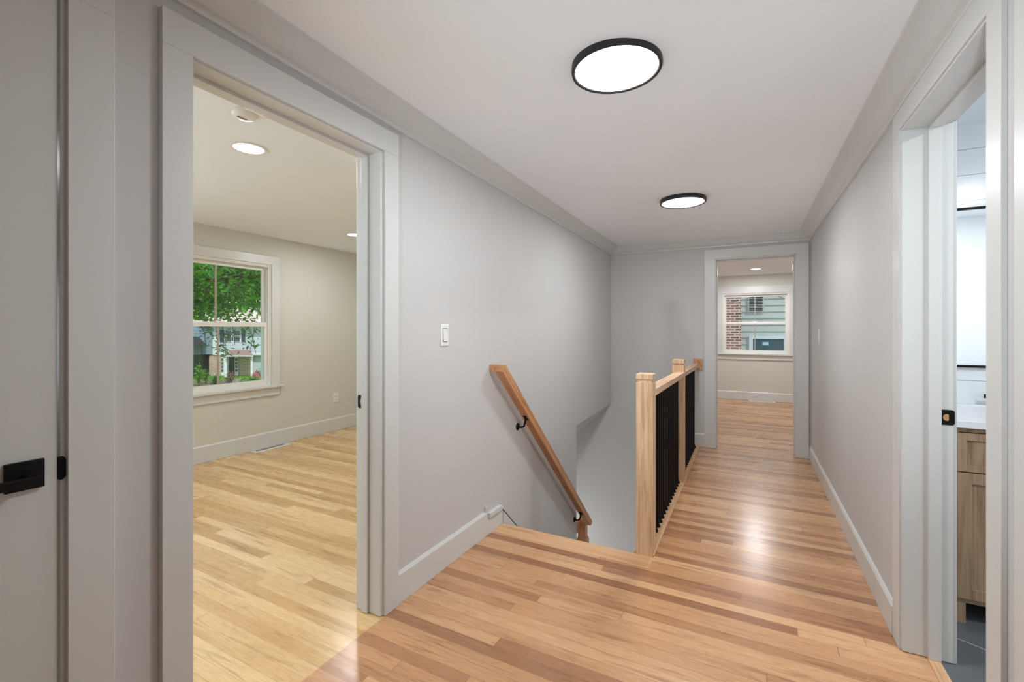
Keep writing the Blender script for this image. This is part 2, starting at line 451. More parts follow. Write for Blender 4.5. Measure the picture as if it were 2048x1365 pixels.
# far room shell; window opening x -0.415..0.617, z 0.83..1.90
W2 = (-0.418, 0.622, 0.825, 1.903)
struct('wall_far_window', lambda bm: (bx(bm, -2.75, W2[0], FY, FY + 0.15, 0, H), bx(bm, W2[1], 2.75, FY, FY + 0.15, 0, H),
       bx(bm, W2[0], W2[1], FY, FY + 0.15, 0, W2[2]), bx(bm, W2[0], W2[1], FY, FY + 0.15, W2[3], H)), M['wall_beige'])
struct('wall_far_left', boxes((-2.75, -2.6, 5.35, FY, 0, H)), M['wall_beige'])
struct('wall_far_right', boxes((2.6, 2.75, 5.35, FY, 0, H)), M['wall_beige'])
# bath shell
struct('wall_bath_mirror', boxes((0.60, 2.6, 3.12, 3.24, 0, 2.32)), M['bathtile'])
struct('wall_bath_near', boxes((0.668, 2.6, 0.43, 0.55, 0, 2.32)), M['ceil'])
struct('wall_bath_right', boxes((2.5, 2.6, 0.55, 3.12, 0, 2.32)), M['bathtile'])
# stairwell shell
struct('wall_stair_right', boxes((-0.545, -0.47, 2.55, 5.20, -2.6, -0.03)), M['wall'])
struct('wall_stair_near', boxes((WL, -0.545, 2.50, 2.548, -2.6, -0.03)), M['wall'])
struct('wall_stair_lower_left', boxes((-2.62, -2.52, 3.93, 5.20, -2.6, -0.3), (-2.62, -1.485, 3.90, 3.994, -2.6, 0.36)), M['wall'])
struct('floor_lower', boxes((-2.62, -0.47, 2.5, 5.2, -2.66, -2.6)), M['floor_bed'])

# ------------------------------------------------------------------ crown moulding
PRO = [(0, 0), (0.012, 0), (0.014, 0.010), (0.020, 0.014), (0.030, 0.018), (0.046, 0.030), (0.064, 0.050), (0.080, 0.066), (0.088, 0.074), (0.097, 0.077), (0.100, 0.084), (0.100, 0.13), (0, 0.13)]
def crown(bm, a, b, za, zb, inward):
    """a, b: ends of the wall line; inward: unit vector away from the wall"""
    def ring(p, z, other, sgn):
        out = []
        d = (Vector(other) - Vector(p)).normalized()
        for q, h in PRO:
            m = Vector(p) + Vector(inward) * q + d * q * sgn
            out.append(bm.verts.new((m.x, m.y, z + h)))
        return out
    A = ring(a, za, b, 1 if crown.miter[0] else 0); B = ring(b, zb, a, 1 if crown.miter[1] else 0)
    n = len(PRO); bm.faces.new(A); bm.faces.new(B[::-1])
    for i in range(n):
        j = (i + 1) % n; bm.faces.new((A[j], A[i], B[i], B[j]))
crown.miter = (False, True)
struct('trim_4', lambda bm: crown(bm, (WL, -1.6), (WL, WB), crown_z('L', -1.6), crown_z('L', WB), (1, 0)), M['trim'])
struct('trim_5', lambda bm: crown(bm, (WR, -1.6), (WR, WB), crown_z('R', -1.6), crown_z('R', WB), (-1, 0)), M['trim'])
crown.miter = (True, True)
struct('trim_6', lambda bm: crown(bm, (WL, WB), (WR, WB), crown_z('L', WB), crown_z('R', WB), (0, -1)), M['trim'])

# ------------------------------------------------------------------ baseboards
def bb(h, t=0.015):     # outline (offset, z)
    return [(0, 0), (t, 0), (t, h - 0.012), (t - 0.008, h), (0, h)]
def baseboard(name, axis, plane, sgn, a0, a1, h=0.142, t=0.015, gapline=True):
    def f(bm):
        pts = [(plane + sgn * p, q + 0.0015) for p, q in bb(h, t)]
        prism(bm, pts, axis, a0, a1)
    return struct(name, f, M['trim'])
# axis Y: pts are (x, z); axis X: pts are (y, z)
baseboard('baseboard_left', 'Y', WL, 1, 1.565, 2.350)
baseboard('baseboard_left_near', 'Y', WL, 1, 0.533, 0.636)
baseboard('baseboard_right', 'Y', WR, -1, 2.347, WB, 0.128)
baseboard('baseboard_right_near', 'Y', WR, -1, 1.39, 1.447)
baseboard('baseboard_back', 'X', WB, -1, -0.545, -0.415, 0.142)
baseboard('baseboard_bedroom', 'Y', BX, 1, -1.6, 4.45, 0.16)
baseboard('baseboard_bedroom_far', 'X', 4.45, -1, BX, -2.66, 0.16)
baseboard('baseboard_far', 'X', FY, -1, -2.6, 2.6, 0.145)
# painted skirt, little cap and corner nub where the baseboard meets the stairs
struct('trim_7', boxes((WL, WL + 0.013, 2.350, 2.548, 0.001, 0.098)), M['trim'])
struct('trim_8', lambda bm: prism(bm, [(2.372, 0.098), (2.372, 0.126), (2.522, 0.126), (2.537, 0.108), (2.537, 0.098)], 'X', WL, WL + 0.024), M['trim'], bevel=0.002)
struct('trim_9', boxes((WL, WL + 0.014, 2.337, 2.353, 0.1435, 0.178)), M['trim'], bevel=0.002)

# ------------------------------------------------------------------ door frames
def strike(parent, fmap, u0, u1, z0, z1):
    """black strike plate; fmap(u, depth, z) -> world, depth out of the jamb"""
    def plate(bm):
        r = 0.008; pts = [(u0, z0), (u1 - r, z0), (u1 - r * 0.3, z0 + r * 0.3), (u1, z0 + r), (u1, z1 - r), (u1 - r * 0.3, z1 - r * 0.3), (u1 - r, z1), (u0, z1)]
        A = [bm.verts.new(fmap(p, 0.0, q)) for p, q in pts]; B = [bm.verts.new(fmap(p, 0.002, q)) for p, q in pts]
        bm.faces.new(A); bm.faces.new(B[::-1])
        for i in range(len(pts)):
            j = (i + 1) % len(pts); bm.faces.new((A[i], A[j], B[j], B[i]))
    sp = obj('strike_plate', plate, M['black'], parent)
    zc = (z0 + z1) / 2; uc = u0 + 0.4 * (u1 - u0)
    def hole(bm):
        A = []
        for k in range(20):
            t = 2 * math.pi * k / 20
            p = uc + 0.0105 * math.cos(t); p = min(p, uc + 0.006)
            A.append((p, zc + 0.0125 * math.sin(t)))
        a = [bm.verts.new(fmap(p, 0.0021, q)) for p, q in A]; b = [bm.verts.new(fmap(p, 0.0028, q)) for p, q in A]
        bm.faces.new(a); bm.faces.new(b[::-1])
        for i in range(20): bm.faces.new((a[i], a[(i + 1) % 20], b[(i + 1) % 20], b[i]))
    obj('latch_hole', hole, M['brass'], sp)['label'] = 'bare wood showing in the latch hole'
    return sp

# door_1: cased opening to the bedroom (left wall)
j1 = struct('door_1', lambda bm: (bx(bm, -1.555, -1.415, 1.464, 1.482, 0.002, 2.024), bx(bm, -1.555, -1.415, 0.701, 0.719, 0.002, 2.024), bx(bm, -1.555, -1.415, 0.701, 1.482, 2.024, 2.042)), M['trim'], bevel=0.001)
struct('casing', lambda bm: (bx(bm, WL, -1.400, 1.478, 1.565, 0.001, 2.030), bx(bm, WL, -1.400, 0.636, 0.713, 0.001, 2.030), bx(bm, WL, -1.400, 0.636, 1.565, 2.030, 2.128)), M['trim'], j1, 0.0015)
struct('door_stop', lambda bm: (bx(bm, -1.518, -1.483, 1.452, 1.464, 0.003, 2.012), bx(bm, -1.518, -1.483, 0.719, 0.731, 0.003, 2.012), bx(bm, -1.518, -1.483, 0.719, 1.464, 2.012, 2.024)), M['trim'], j1, 0.001)
struct('bedroom_casing', lambda bm: (bx(bm, -1.570, -1.55, 1.474, 1.560, 0.001, 2.030), bx(bm, -1.570, -1.55, 0.620, 0.709, 0.001, 2.030), bx(bm, -1.570, -1.55, 0.620, 1.560, 2.030, 2.118)), M['trim'], j1, 0.0015)
strike(j1, lambda u, d, z: (-u, 1.464 - d, z), 1.512, 1.549, 0.900, 0.959)

# door_2: cased opening to the bath (right wall)
j2 = struct('door_2', lambda bm: (bx(bm, 0.527, 0.675, 2.250, 2.268, 0.004, 2.024), bx(bm, 0.527, 0.675, 1.520, 1.538, 0.004, 2.024), bx(bm, 0.527, 0.675, 1.520, 2.268, 2.024, 2.042)), M['trim'], bevel=0.001)
struct('casing', lambda bm: (bx(bm, 0.520, WR, 2.262, 2.347, 0.001, 2.032), bx(bm, 0.520, WR, 1.457, 1.532, 0.001, 2.032), bx(bm, 0.520, WR, 1.457, 2.347, 2.032, 2.112)), M['trim'], j2, 0.0015)
struct('door_stop', lambda bm: (bx(bm, 0.603, 0.640, 2.238, 2.250, 0.004, 2.012), bx(bm, 0.603, 0.640, 1.538, 1.550, 0.004, 2.012), bx(bm, 0.603, 0.640, 1.538, 2.250, 2.012, 2.024)), M['trim'], j2, 0.001)
struct('bath_casing', lambda bm: (bx(bm, 0.668, 0.688, 2.256, 2.345, 0.001, 2.030), bx(bm, 0.668, 0.688, 1.44, 1.532, 0.001, 2.030), bx(bm, 0.668, 0.688, 1.44, 2.345, 2.030, 2.118)), M['trim'], j2, 0.0015)
struct('door_leaf', boxes((0.662, 1.372, 1.492, 1.528, 0.012, 2.020)), M['door'], j2, 0.001)
strike(j2, lambda u, d, z: (u, 2.250 - d, z), 0.641, 0.680, 0.893, 0.950)

# door_3: cased opening at the end of the hall
j3 = struct('door_3', lambda bm: (bx(bm, -0.318, -0.303, 5.195, 5.355, 0.001, 1.992), bx(bm, 0.405, 0.420, 5.195, 5.355, 0.001, 1.992), bx(bm, -0.318, 0.420, 5.195, 5.355, 1.985, 2.000)), M['trim'], bevel=0.001)
struct('casing', lambda bm: (bx(bm, -0.415, -0.308, 5.178, 5.20, 0.001, 1.996), bx(bm, 0.412, 0.516, 5.178, 5.20, 0.001, 1.996), bx(bm, -0.415, 0.516, 5.178, 5.20, 1.996, 2.094)), M['trim'], j3, 0.0015)
struct('door_stop', lambda bm: (bx(bm, -0.303, -0.292, 5.27, 5.305, 0.002, 1.974), bx(bm, 0.394, 0.405, 5.27, 5.305, 0.002, 1.974), bx(bm, -0.303, 0.405, 5.27, 5.305, 1.974, 1.985)), M['trim'], j3, 0.001)
struct('far_room_casing', lambda bm: (bx(bm, -0.40, -0.308, 5.35, 5.368, 0.001, 1.996), bx(bm, 0.412, 0.51, 5.35, 5.368, 0.001, 1.996), bx(bm, -0.40, 0.51, 5.35, 5.368, 1.996, 2.09)), M['trim'], j3, 0.0015)

# door_4: closed door beside the camera on the left
j4 = struct('door_4', lambda bm: (bx(bm, -1.55, -1.415, 0.437, 0.455, 0.001, 2.024), bx(bm, -1.55, -1.415, -0.357, -0.339, 0.001, 2.024), bx(bm, -1.55, -1.415, -0.357, 0.455, 2.024, 2.042)), M['trim'], bevel=0.001)
struct('casing', lambda bm: (bx(bm, WL, -1.400, 0.446, 0.534, 0.001, 2.030), bx(bm, WL, -1.400, -0.43, -0.345, 0.001, 2.030), bx(bm, WL, -1.400, -0.43, 0.534, 2.030, 2.128)), M['trim'], j4, 0.0015)
struct('door_panel', boxes((-1.452, -1.415, -0.336, 0.4325, 0.008, 2.020)), M['door'], j4, 0.001)
def lever(bm):
    bx(bm, -1.415, -1.405, 0.3465, 0.4085, 0.897, 0.960)
hd = obj('door_handle', lever, M['black'], j4, 0.0012)
def arm(bm):
    cyl(bm, (-1.405, 0.377, 0.922), (-1.368, 0.377, 0.922), 0.0095, seg=20)
    bx(bm, -1.376, -1.362, 0.245, 0.392, 0.9125, 0.9315)
obj('lever', arm, M['black'], hd, 0.0015)
def lip(bm):
    pts = [(0.4345, 0.902), (0.4345, 0.956), (0.4400, 0.956), (0.4445, 0.951), (0.4465, 0.944), (0.4468, 0.916), (0.4450, 0.907), (0.4400, 0.902)]
    prism(bm, pts, 'X', -1.414, -1.4115)
    bx(bm, -1.44, -1.412, 0.4335, 0.4368, 0.904, 0.954)
obj('strike_plate', lip, M['black'], j4)

# door_5: closed door beside the camera on the right
j5 = struct('door_5', lambda bm: (bx(bm, 0.527, 0.66, 1.292, 1.310, 0.001, 2.024), bx(bm, 0.527, 0.66, 0.59, 0.608, 0.001, 2.024), bx(bm, 0.527, 0.66, 0.59, 1.310, 2.024, 2.042)), M['trim'], bevel=0.001)
struct('casing', lambda bm: (bx(bm, 0.520, WR, 1.308, 1.399, 0.001, 2.032), bx(bm, 0.520, WR, 0.51, 0.598, 0.001, 2.032), bx(bm, 0.520, WR, 0.51, 1.399, 2.032, 2.112)), M['trim'], j5, 0.0015)
struct('door_panel', boxes((0.55, 0.588, 0.612, 1.288, 0.008, 2.020)), M['door'], j5, 0.001)

# ------------------------------------------------------------------ windows
def window(name, fmap, u0, u1, z0, z1, cw, mu, stool_out=0.035, top_w=None):
    """double hung window. fmap(u, n, z) -> world, n towards the room; opening u0..u1, z0..z1"""
    tw = top_w or cw
    def mb(*bs):
        def f(bm):
            for a0, a1, n0, n1, c0, c1 in bs:
                p = fmap(a0, n0, c0); q = fmap(a1, n1, c1)
                bx(bm, min(p[0], q[0]), max(p[0], q[0]), min(p[1], q[1]), max(p[1], q[1]), c0, c1)
        return f
    jt = 0.018
    root = struct(name, mb((u0, u0 + jt, -0.15, 0.004, z0 + 0.012, z1 - jt), (u1 - jt, u1, -0.15, 0.004, z0 + 0.012, z1 - jt), (u0, u1, -0.15, 0.004, z1 - jt, z1), (u0, u1, -0.17, 0.0, z0 - 0.005, z0 + 0.012)), M['win'], bevel=0.001)
    struct('casing', mb((u0 - cw, u0 + 0.004, 0, 0.02, z0, z1 - 0.004), (u1 - 0.004, u1 + cw, 0, 0.02, z0, z1 - 0.004), (u0 - cw, u1 + cw, 0, 0.02, z1 - 0.004, z1 + tw)), M['trim'], root, 0.0015)
    struct('stool', mb((u0 - cw - stool_out, u1 + cw + stool_out, 0, 0.05, z0 - 0.022, z0), (u0, u1, -0.05, 0.01, z0 - 0.022, z0 + 0.002)), M['trim'], root, 0.003)
    struct('apron', mb((u0 - cw, u1 + cw, 0, 0.018, z0 - 0.022 - 0.085, z0 - 0.022)), M['trim'], root, 0.0015)
    # sash stops give the stepped shadow lines
    struct('sash_stop', mb((u0 + jt, u0 + jt + 0.012, -0.02, -0.005, z0 + 0.01, z1 - jt - 0.012), (u1 - jt - 0.012, u1 - jt, -0.02, -0.005, z0 + 0.01, z1 - jt - 0.012), (u0 + jt, u1 - jt, -0.02, -0.005, z1 - jt - 0.012, z1 - jt)), M['win'], root, 0.001)
    zm = z0 + (z1 - z0) * 0.50
    st = 0.042; a, b = u0 + jt, u1 - jt
    # lower sash (inner)
    lo = struct('lower_sash', mb((a, a + st, -0.055, -0.022, z0 + 0.012, zm + 0.028), (b - st, b, -0.055, -0.022, z0 + 0.012, zm + 0.028),
                (a + st, b - st, -0.055, -0.022, z0 + 0.012, z0 + 0.062), (a + st, b - st, -0.055, -0.022, zm - 0.020, zm + 0.028)), M['win'], root, 0.0015)
    up = struct('upper_sash', mb((a, a + st, -0.095, -0.060, zm - 0.02, z1 - jt), (b - st, b, -0.095, -0.060, zm - 0.02, z1 - jt),
                (a + st, b - st, -0.095, -0.060, z1 - jt - 0.048, z1 - jt), (a + st, b - st, -0.095, -0.060, zm - 0.02, zm + 0.02)), M['win'], root, 0.0015)
    for sash, n_, c0, c1 in ((lo, -0.040, z0 + 0.062, zm - 0.020), (up, -0.078, zm + 0.02, z1 - jt - 0.048)):
        struct('glass_pane', mb((a + st - 0.004, b - st + 0.004, n_ - 0.002, n_ + 0.002, c0 - 0.004, c1 + 0.004)), M['glass'], sash)
        struct('muntin', mb((mu - 0.008, mu + 0.008, n_ + 0.0025, n_ + 0.009, c0, c1)), M['muntin'], sash)
    struct('sash_lock', mb(((a + b) / 2 - 0.03, (a + b) / 2 + 0.03, -0.05, -0.026, zm + 0.028, zm + 0.036)), M['win'], lo, 0.002)
    return root
M['muntin'] = plain('muntin_taupe', rgb(176, 162, 148), 0.4)
window('window_1', lambda u, n, z: (BX + n, u, z), W1[0], W1[1], W1[2], W1[3], 0.086, 2.545)
window('window_2', lambda u, n, z: (u, FY - n, z), W2[0], W2[1], W2[2], W2[3], 0.103, 0.103, top_w=0.118)

# ------------------------------------------------------------------ stairs
st = thing('staircase', 'wooden stair flight going down beside the handrail, below the landing edge', 'stairs', (-0.98, 2.56, -2.6))
NR, RISE, RUN = 12, 0.2, 0.205
for k in range(1, NR + 1):
    y = 2.556 + (k - 1) * RUN; z = -k * RISE
    o = obj('tread', lambda bm: bx(bm, WL + 0.03, -0.56, y - 0.0, y + RUN + 0.02, z - 0.03, z), M['wood_tread'], None, 0.003)
    o.parent = st; o.matrix_parent_inverse = Matrix.Translation((0.98, -2.56, 2.6))
    if k < NR:
        o = obj('riser', lambda bm: bx(bm, WL + 0.03, -0.56, y + RUN - 0.001, y + RUN + 0.012, z - RISE, z - 0.03), M['trim'])
        o.parent = st; o.matrix_parent_inverse = Matrix.Translation((0.98, -2.56, 2.6))
SL = 0.932
def skirt(bm):
    y0, y1 = 2.5625, 3.98
    top = lambda y: 0.088 - (y - 2.545) * SL
    prism(bm, [(y0, top(y0)), (y1, top(y1)), (y1, top(y1) - 0.42), (y0, top(y0) - 0.42)], 'X', WL + 0.001, WL + 0.013)
o = obj('skirt_board', skirt, M['trim']); o.parent = st; o.matrix_parent_inverse = Matrix.Translation((0.98, -2.56, 2.6))
def skline(bm):
    y0, y1 = 2.548, 3.98
    top = lambda y: 0.088 - (y - 2.545) * SL
    prism(bm, [(y0, top(y0)), (y1, top(y1)), (y1, top(y1) + 0.008), (y0, top(y0) + 0.008)], 'X', WL + 0.001, WL + 0.0135)
o = obj('skirt_shadow_gap', skline, M['dark']); o.parent = st; o.matrix_parent_inverse = Matrix.Translation((0.98, -2.56, 2.6))
o['label'] = 'dark open joint along the top of the skirt board'

# ------------------------------------------------------------------ wall handrail
hr = thing('wall_handrail', 'square oak handrail sloping down the left stair wall on black brackets', 'handrail', (WL, 2.42, 1.0))
def at0(o, root):
    o.parent = root; o.matrix_parent_inverse = Matrix.Translation(-Vector(root.location)); return o
RO, RI, TH = -1.330, -1.385, 0.056
A_t = (2.451, 1.033); B_t = (4.182, -0.581)          # outer top edge of the slope
dn = Vector((B_t[0] - A_t[0], B_t[1] - A_t[1])).normalized(); nn = Vector((dn.y, -dn.x))   # points down and towards the camera
if nn.y > 0: nn = -nn
def rail(bm):
    a2 = Vector(A_t); b2 = Vector(B_t)
    # underside edge meets the vertical near face of the return
    lowA = Vector((2.406, 0.996)); lowA = a2 + nn * TH - dn * 0.0
    lowB = b2 + nn * TH
    e = Vector((B_t[0], B_t[1] - 0.034))
    foot = lowB + dn * ((-0.615 + 0.0 - lowB.y) / dn.y)
    prism(bm, [tuple(a2), tuple(b2), (b2.x, -0.615), (foot.x, -0.615), tuple(lowA)], 'X', RI, RO)
at0(obj('rail', rail, M['handrail_slope'], None, 0.002), hr)
lowA = Vector(A_t) + nn * TH
def ret(bm):
    prism(bm, [(A_t[0], A_t[1]), (lowA.x, lowA.y), (lowA.x - 0.012, lowA.y), (lowA.x - 0.012, A_t[1])], 'X', WL + 0.001, RO)
at0(obj('return_end', ret, M['handrail'], None, 0.0015), hr)
for (y, z) in ((2.785, 0.577), (3.935, -0.497)):
    def plate(bm):
        cyl(bm, (WL, y, z), (WL + 0.006, y, z), 0.026, 0.024, 28); cyl(bm, (WL + 0.006, y, z), (WL + 0.014, y, z), 0.017, 0.009, 20)
    p = at0(obj('bracket', plate, M['black'], None, 0, True), hr)
    zr = 1.033 - TH * 1.37 - (y - 2.451) * SL           # underside of the rail there
    def arm_(bm):
        X = (RI + RO) / 2
        tube(bm, [(WL + 0.008, y, z), (WL + 0.030, y, z - 0.003), (WL + 0.050, y, z + 0.006), (X - 0.004, y + 0.002, (z + zr) / 2 + 0.004), (X, y + 0.002, zr - 0.004)], 0.0068, 12)
        c = Vector((X, y + 0.002, zr - 0.002))
        t = Vector((0, dn.x, dn.y)); m_ = Vector((0, nn.x, nn.y)); sx = Vector((1, 0, 0))
        q = [c + t * a + sx * b for a, b in ((-0.026, -0.012), (0.026, -0.012), (0.026, 0.012), (-0.026, 0.012))]
        hexa(bm, [tuple(v + m_ * 0.004) for v in q], [tuple(v - m_ * 0.001) for v in q])
    a_ = obj('bracket_arm', arm_, M['black'], None, 0, True)
    a_.parent = p

# ------------------------------------------------------------------ balustrade
bal = thing('stair_balustrade', 'oak balustrade with square posts and slim black balusters beside the stair opening', 'balustrade', (-0.51, 2.595, 0.0))
def newel(x0, x1, y0, y1, z0, h, root, mat=None, name='newel_post'):
    def f(bm):
        bx(bm, x0, x1, y0, y1, z0, h - 0.046)
        bx(bm, x0 + 0.010, x1 - 0.010, y0 + 0.010, y1 - 0.010, h - 0.048, h - 0.033)
    p = at0(obj(name, f, mat or M['oak'], None, 0.0022), root)
    def cap(bm):
        prof = [(0.010, h - 0.034), (0.0, h - 0.028), (0.0, h - 0.002), (0.003, h)]
        rings = []
        for o_, z in prof: rings.append([bm.verts.new(c) for c in ((x0 + o_, y0 + o_, z), (x1 - o_, y0 + o_, z), (x1 - o_, y1 - o_, z), (x0 + o_, y1 - o_, z))])
        bm.faces.new(rings[0][::-1]); bm.faces.new(rings[-1])
        for a, b in zip(rings, rings[1:]):
            for k in range(4): bm.faces.new((a[k], a[(k + 1) % 4], b[(k + 1) % 4], b[k]))
    c = obj('cap', cap, mat or M['oak']); c.parent = p
    return p
newel(-0.557, -0.466, 2.552, 2.642, -0.20, 1.004, bal)
newel(-0.557, -0.466, 3.898, 3.988, -0.02, 1.003, bal)
for y0, y1, za, zb in ((2.640, 3.900, 0.917, 0.905), (3.986, 5.180, 0.904, 0.891)):
    def rl(bm):
        sec = lambda z: [(-0.534, z - 0.039), (-0.463, z - 0.039), (-0.463, z - 0.004), (-0.467, z), (-0.530, z), (-0.534, z - 0.004)]
        A = [bm.verts.new((x, y0, z)) for x, z in sec(za)]; B = [bm.verts.new((x, y1, z)) for x, z in sec(zb)]
        bm.faces.new(A); bm.faces.new(B[::-1])
        for i in range(6): j = (i + 1) % 6; bm.faces.new((A[j], A[i], B[i], B[j]))
    at0(obj('top_rail', rl, M['oak_y']), bal)
at0(obj('wall_block', boxes((-0.524, -0.436, 5.178, 5.20, 0.822, 0.938)), M['handrail'], None, 0.002), bal)
XB = -0.513
def baluster_mesh():
    def f(bm): bx(bm, -0.0075, 0.0075, -0.0075, 0.0075, 0.0, 0.874)
    def g(bm):
        prof = [(0.021, 0.0), (0.021, 0.006), (0.017, 0.015), (0.0115, 0.022), (0.0115, 0.026)]
        lathe(bm, prof, seg=20); 
    return f, g
bf, bgf = baluster_mesh()
b0 = obj('baluster', bf, M['black']); s0 = obj('shoe', bgf, M['black'], b0, 0, True)
ys = [2.722 + 0.0763 * k for k in range(16) if 2.722 + 0.0763 * k < 3.885] + [4.050 + 0.0763 * k for k in range(15)]
for i, y in enumerate(ys):
    if i == 0: b, s = b0, s0
    else:
        b = b0.copy(); s = s0.copy(); C.objects.link(b); C.objects.link(s); s.parent = b
    b.parent = bal; b.location = (XB + 0.51, y - 2.595, 0.004)

# lower guard glimpsed past the edge of the landing
lg = thing('lower_stair_guard', 'small oak post with rail end and black baluster at the foot of the stairs', 'balustrade', (-1.40, 4.15, -2.6))
def lp(bm):
    bx(bm, -1.480, -1.405, 4.20, 4.275, -2.59, -0.605)
    bx(bm, -1.492, -1.393, 4.188, 4.287, -2.59, -0.805)
    hexa(bm, [(-1.492, 4.188, -0.805), (-1.393, 4.188, -0.805), (-1.393, 4.287, -0.805), (-1.492, 4.287, -0.805)],
         [(-1.480, 4.20, -0.775), (-1.405, 4.20, -0.775), (-1.405, 4.275, -0.775), (-1.480, 4.275, -0.775)])
at0(obj('newel_post', lp, M['handrail'], None, 0.002), lg)
at0(obj('rail_end', boxes((-1.56, -1.455, 4.10, 4.20, -0.70, -0.61)), M['handrail'], None, 0.002), lg)
at0(obj('baluster', boxes((-1.492, -1.478, 4.12, 4.134, -2.59, -0.70)), M['black']), lg)

# ------------------------------------------------------------------ ceiling lamps
def area(name, loc, r, power, col, parent):
    l = bpy.data.lights.new(name, 'AREA'); l.shape = 'DISK'; l.size = 2 * r; l.energy = power; l.color = col
    o = bpy.data.objects.new(name, l); C.objects.link(o); o.parent = parent; o.location = loc
    return o
LC = (0.93, 0.975, 1.0)
def ceiling_light(label, x, y, first=None):
    z = ceil_z(x, y)
    root = thing('ceiling_light', label, 'ceiling light', (x, y, z), 'flush disc lights along the hall ceiling')
    if first:
        for ch in list(first.children):
            c = ch.copy(); C.objects.link(c); c.parent = root
    else:
        obj('housing', lambda bm: lathe(bm, [(0.0, 0.006), (0.158, 0.006), (0.160, -0.034), (0.158, -0.041), (0.149, -0.0415), (0.1465, -0.036), (0.0, -0.034)], seg=96), M['lampblack'], root, 0, True)
        obj('diffuser', lambda bm: lathe(bm, [(0.0, -0.0345), (0.1462, -0.0345), (0.1462, -0.0375), (0.0, -0.0385)], seg=96), M['lens'], root, 0, True)
        area('light', (0, 0, -0.043), 0.144, P_LAMP, LC, root)
    return root
cl = ceiling_light('black rimmed round ceiling light, the nearer and larger looking of two', -0.423, 1.613)
ceiling_light('black rimmed round ceiling light above the balustrade, the farther of two', -0.426, 3.500, cl)

def recessed(label, x, y, z, group, power, col, first=None, r=0.075):
    root = thing('recessed_light', label, 'recessed light', (x, y, z), group)
    obj('trim_ring', lambda bm: lathe(bm, [(r, -0.001), (r + 0.016, -0.001), (r + 0.015, -0.005), (r + 0.002, -0.006), (r, -0.004)], seg=48), M['plastic'], root, 0, True)
    obj('lens', lambda bm: lathe(bm, [(0.0, 0.002), (r, 0.002), (r, -0.003), (0.0, -0.0035)], seg=48), M['lens'], root, 0, True)
    area('light', (0, 0, -0.009), r * 0.95, power, col, root)
    return root
recessed('glowing recessed light in bedroom ceiling above the window side, the nearer one', -2.42, 1.509, 2.245, None, P_BED, (0.97, 0.985, 1.0))
recessed('small glowing recessed light in bedroom ceiling, far one at the door jamb', -3.64, 3.40, 2.245, None, P_BED, (0.97, 0.985, 1.0))
recessed('recessed light in the far room ceiling seen through the end doorway', 0.10, 8.15, 2.222, None, P_FAR * 2.4, (0.97, 0.985, 1.0))
# the far room is also lit by lamps out of sight
for (x, y, z, p, c) in ((1.7, 6.6, 2.215, P_FAR, (0.97, 0.985, 1.0)), (-1.7, 6.6, 2.215, P_FAR, (0.97, 0.985, 1.0)), (-3.6, 0.2, 2.238, P_BED, (0.97, 0.985, 1.0)),
                        (1.5, 1.5, 2.29, P_BATH, (0.93, 0.97, 1.0))):
    area('light', (x, y, z), 0.09, p, c, None)
def rect_light(name, loc, rot, sx, sy, p, col, spread=180):
    l = bpy.data.lights.new(name, 'AREA'); l.shape = 'RECTANGLE'; l.size = sx; l.size_y = sy; l.energy = p; l.color = col; l.spread = R(spread)
    o = bpy.data.objects.new(name, l); C.objects.link(o); o.location = loc; o.rotation_euler = rot; return o
rect_light('added_fill_light', (2.45, 1.5, 1.4), (R(100), 0, R(90)), 0.8, 1.0, 7.0, (0.90, 0.95, 1.0))  # unseen panel added to fill the bath with light
# unseen panel added below to lift the stairwell and the ceiling
rect_light('stairwell_fill', (-2.45, 4.55, -1.55), (R(100), 0, R(-90)), 1.0, 1.0, 14.0, LC)

# added fill lights against blank wall: two in the bedroom, two in the far room
rect_light('added_fill_light', (-4.45, 0.1, 1.35), (R(108), 0, R(-90)), 1.1, 1.2, P_FILL_BED, (0.74, 0.87, 1.0))
rect_light('added_fill_light', (-3.0, -1.5, 1.35), (R(108), 0, R(0)), 1.1, 1.2, P_FILL_BED, (0.74, 0.87, 1.0))
rect_light('added_fill_light', (-2.55, 7.2, 1.35), (R(108), 0, R(-90)), 1.1, 1.2, P_FILL_FAR, (0.78, 0.89, 1.0))
rect_light('added_fill_light', (2.55, 7.2, 1.35), (R(108), 0, R(90)), 1.1, 1.2, P_FILL_FAR, (0.78, 0.89, 1.0))
# unseen spot added behind the camera to brighten the hall ceiling
fl_ = bpy.data.lights.new('ceiling_fill_spot', 'SPOT'); fl_.energy = P_FILL_CEIL; fl_.spot_size = R(58); fl_.spot_blend = 1.0; fl_.shadow_soft_size = 0.1; fl_.color = (0.80, 0.90, 1.0)
o = bpy.data.objects.new('ceiling_fill_spot', fl_); C.objects.link(o); o.location = (-0.15, -1.30, 0.20)
o.rotation_euler = Vector((-0.05, 1.0, 0.54)).to_track_quat('-Z', 'Y').to_euler()
# smoke detector and ceiling register in the bedroom
sd = thing('smoke_detector', 'white round smoke detector on the bedroom ceiling by the door head', 'smoke detector', (-2.047, 1.255, 2.245))
obj('body', lambda bm: lathe(bm, [(0.0, 0.0), (0.052, 0.0), (0.052, -0.010), (0.048, -0.018), (0.038, -0.024), (0.018, -0.027), (0.0, -0.027)], seg=48), M['plastic'], sd, 0, True)
obj('vent_slot', boxes((-0.006, 0.004, -0.030, 0.012, -0.0285, -0.022)), M['slot'], sd)
obj('base_plate', lambda bm: lathe(bm, [(0.0, -0.001), (0.060, -0.001), (0.060, -0.005), (0.0, -0.005)], seg=48), M['plastic'], sd, 0, True)
cr = thing('ceiling_register', 'white slotted air register on the bedroom ceiling beside the smoke detector', 'air vent', (-1.905, 1.235, 2.245))
obj('frame', boxes((-0.067, 0.067, -0.097, 0.097, -0.007, 0.0)), M['register'], cr, 0.002)
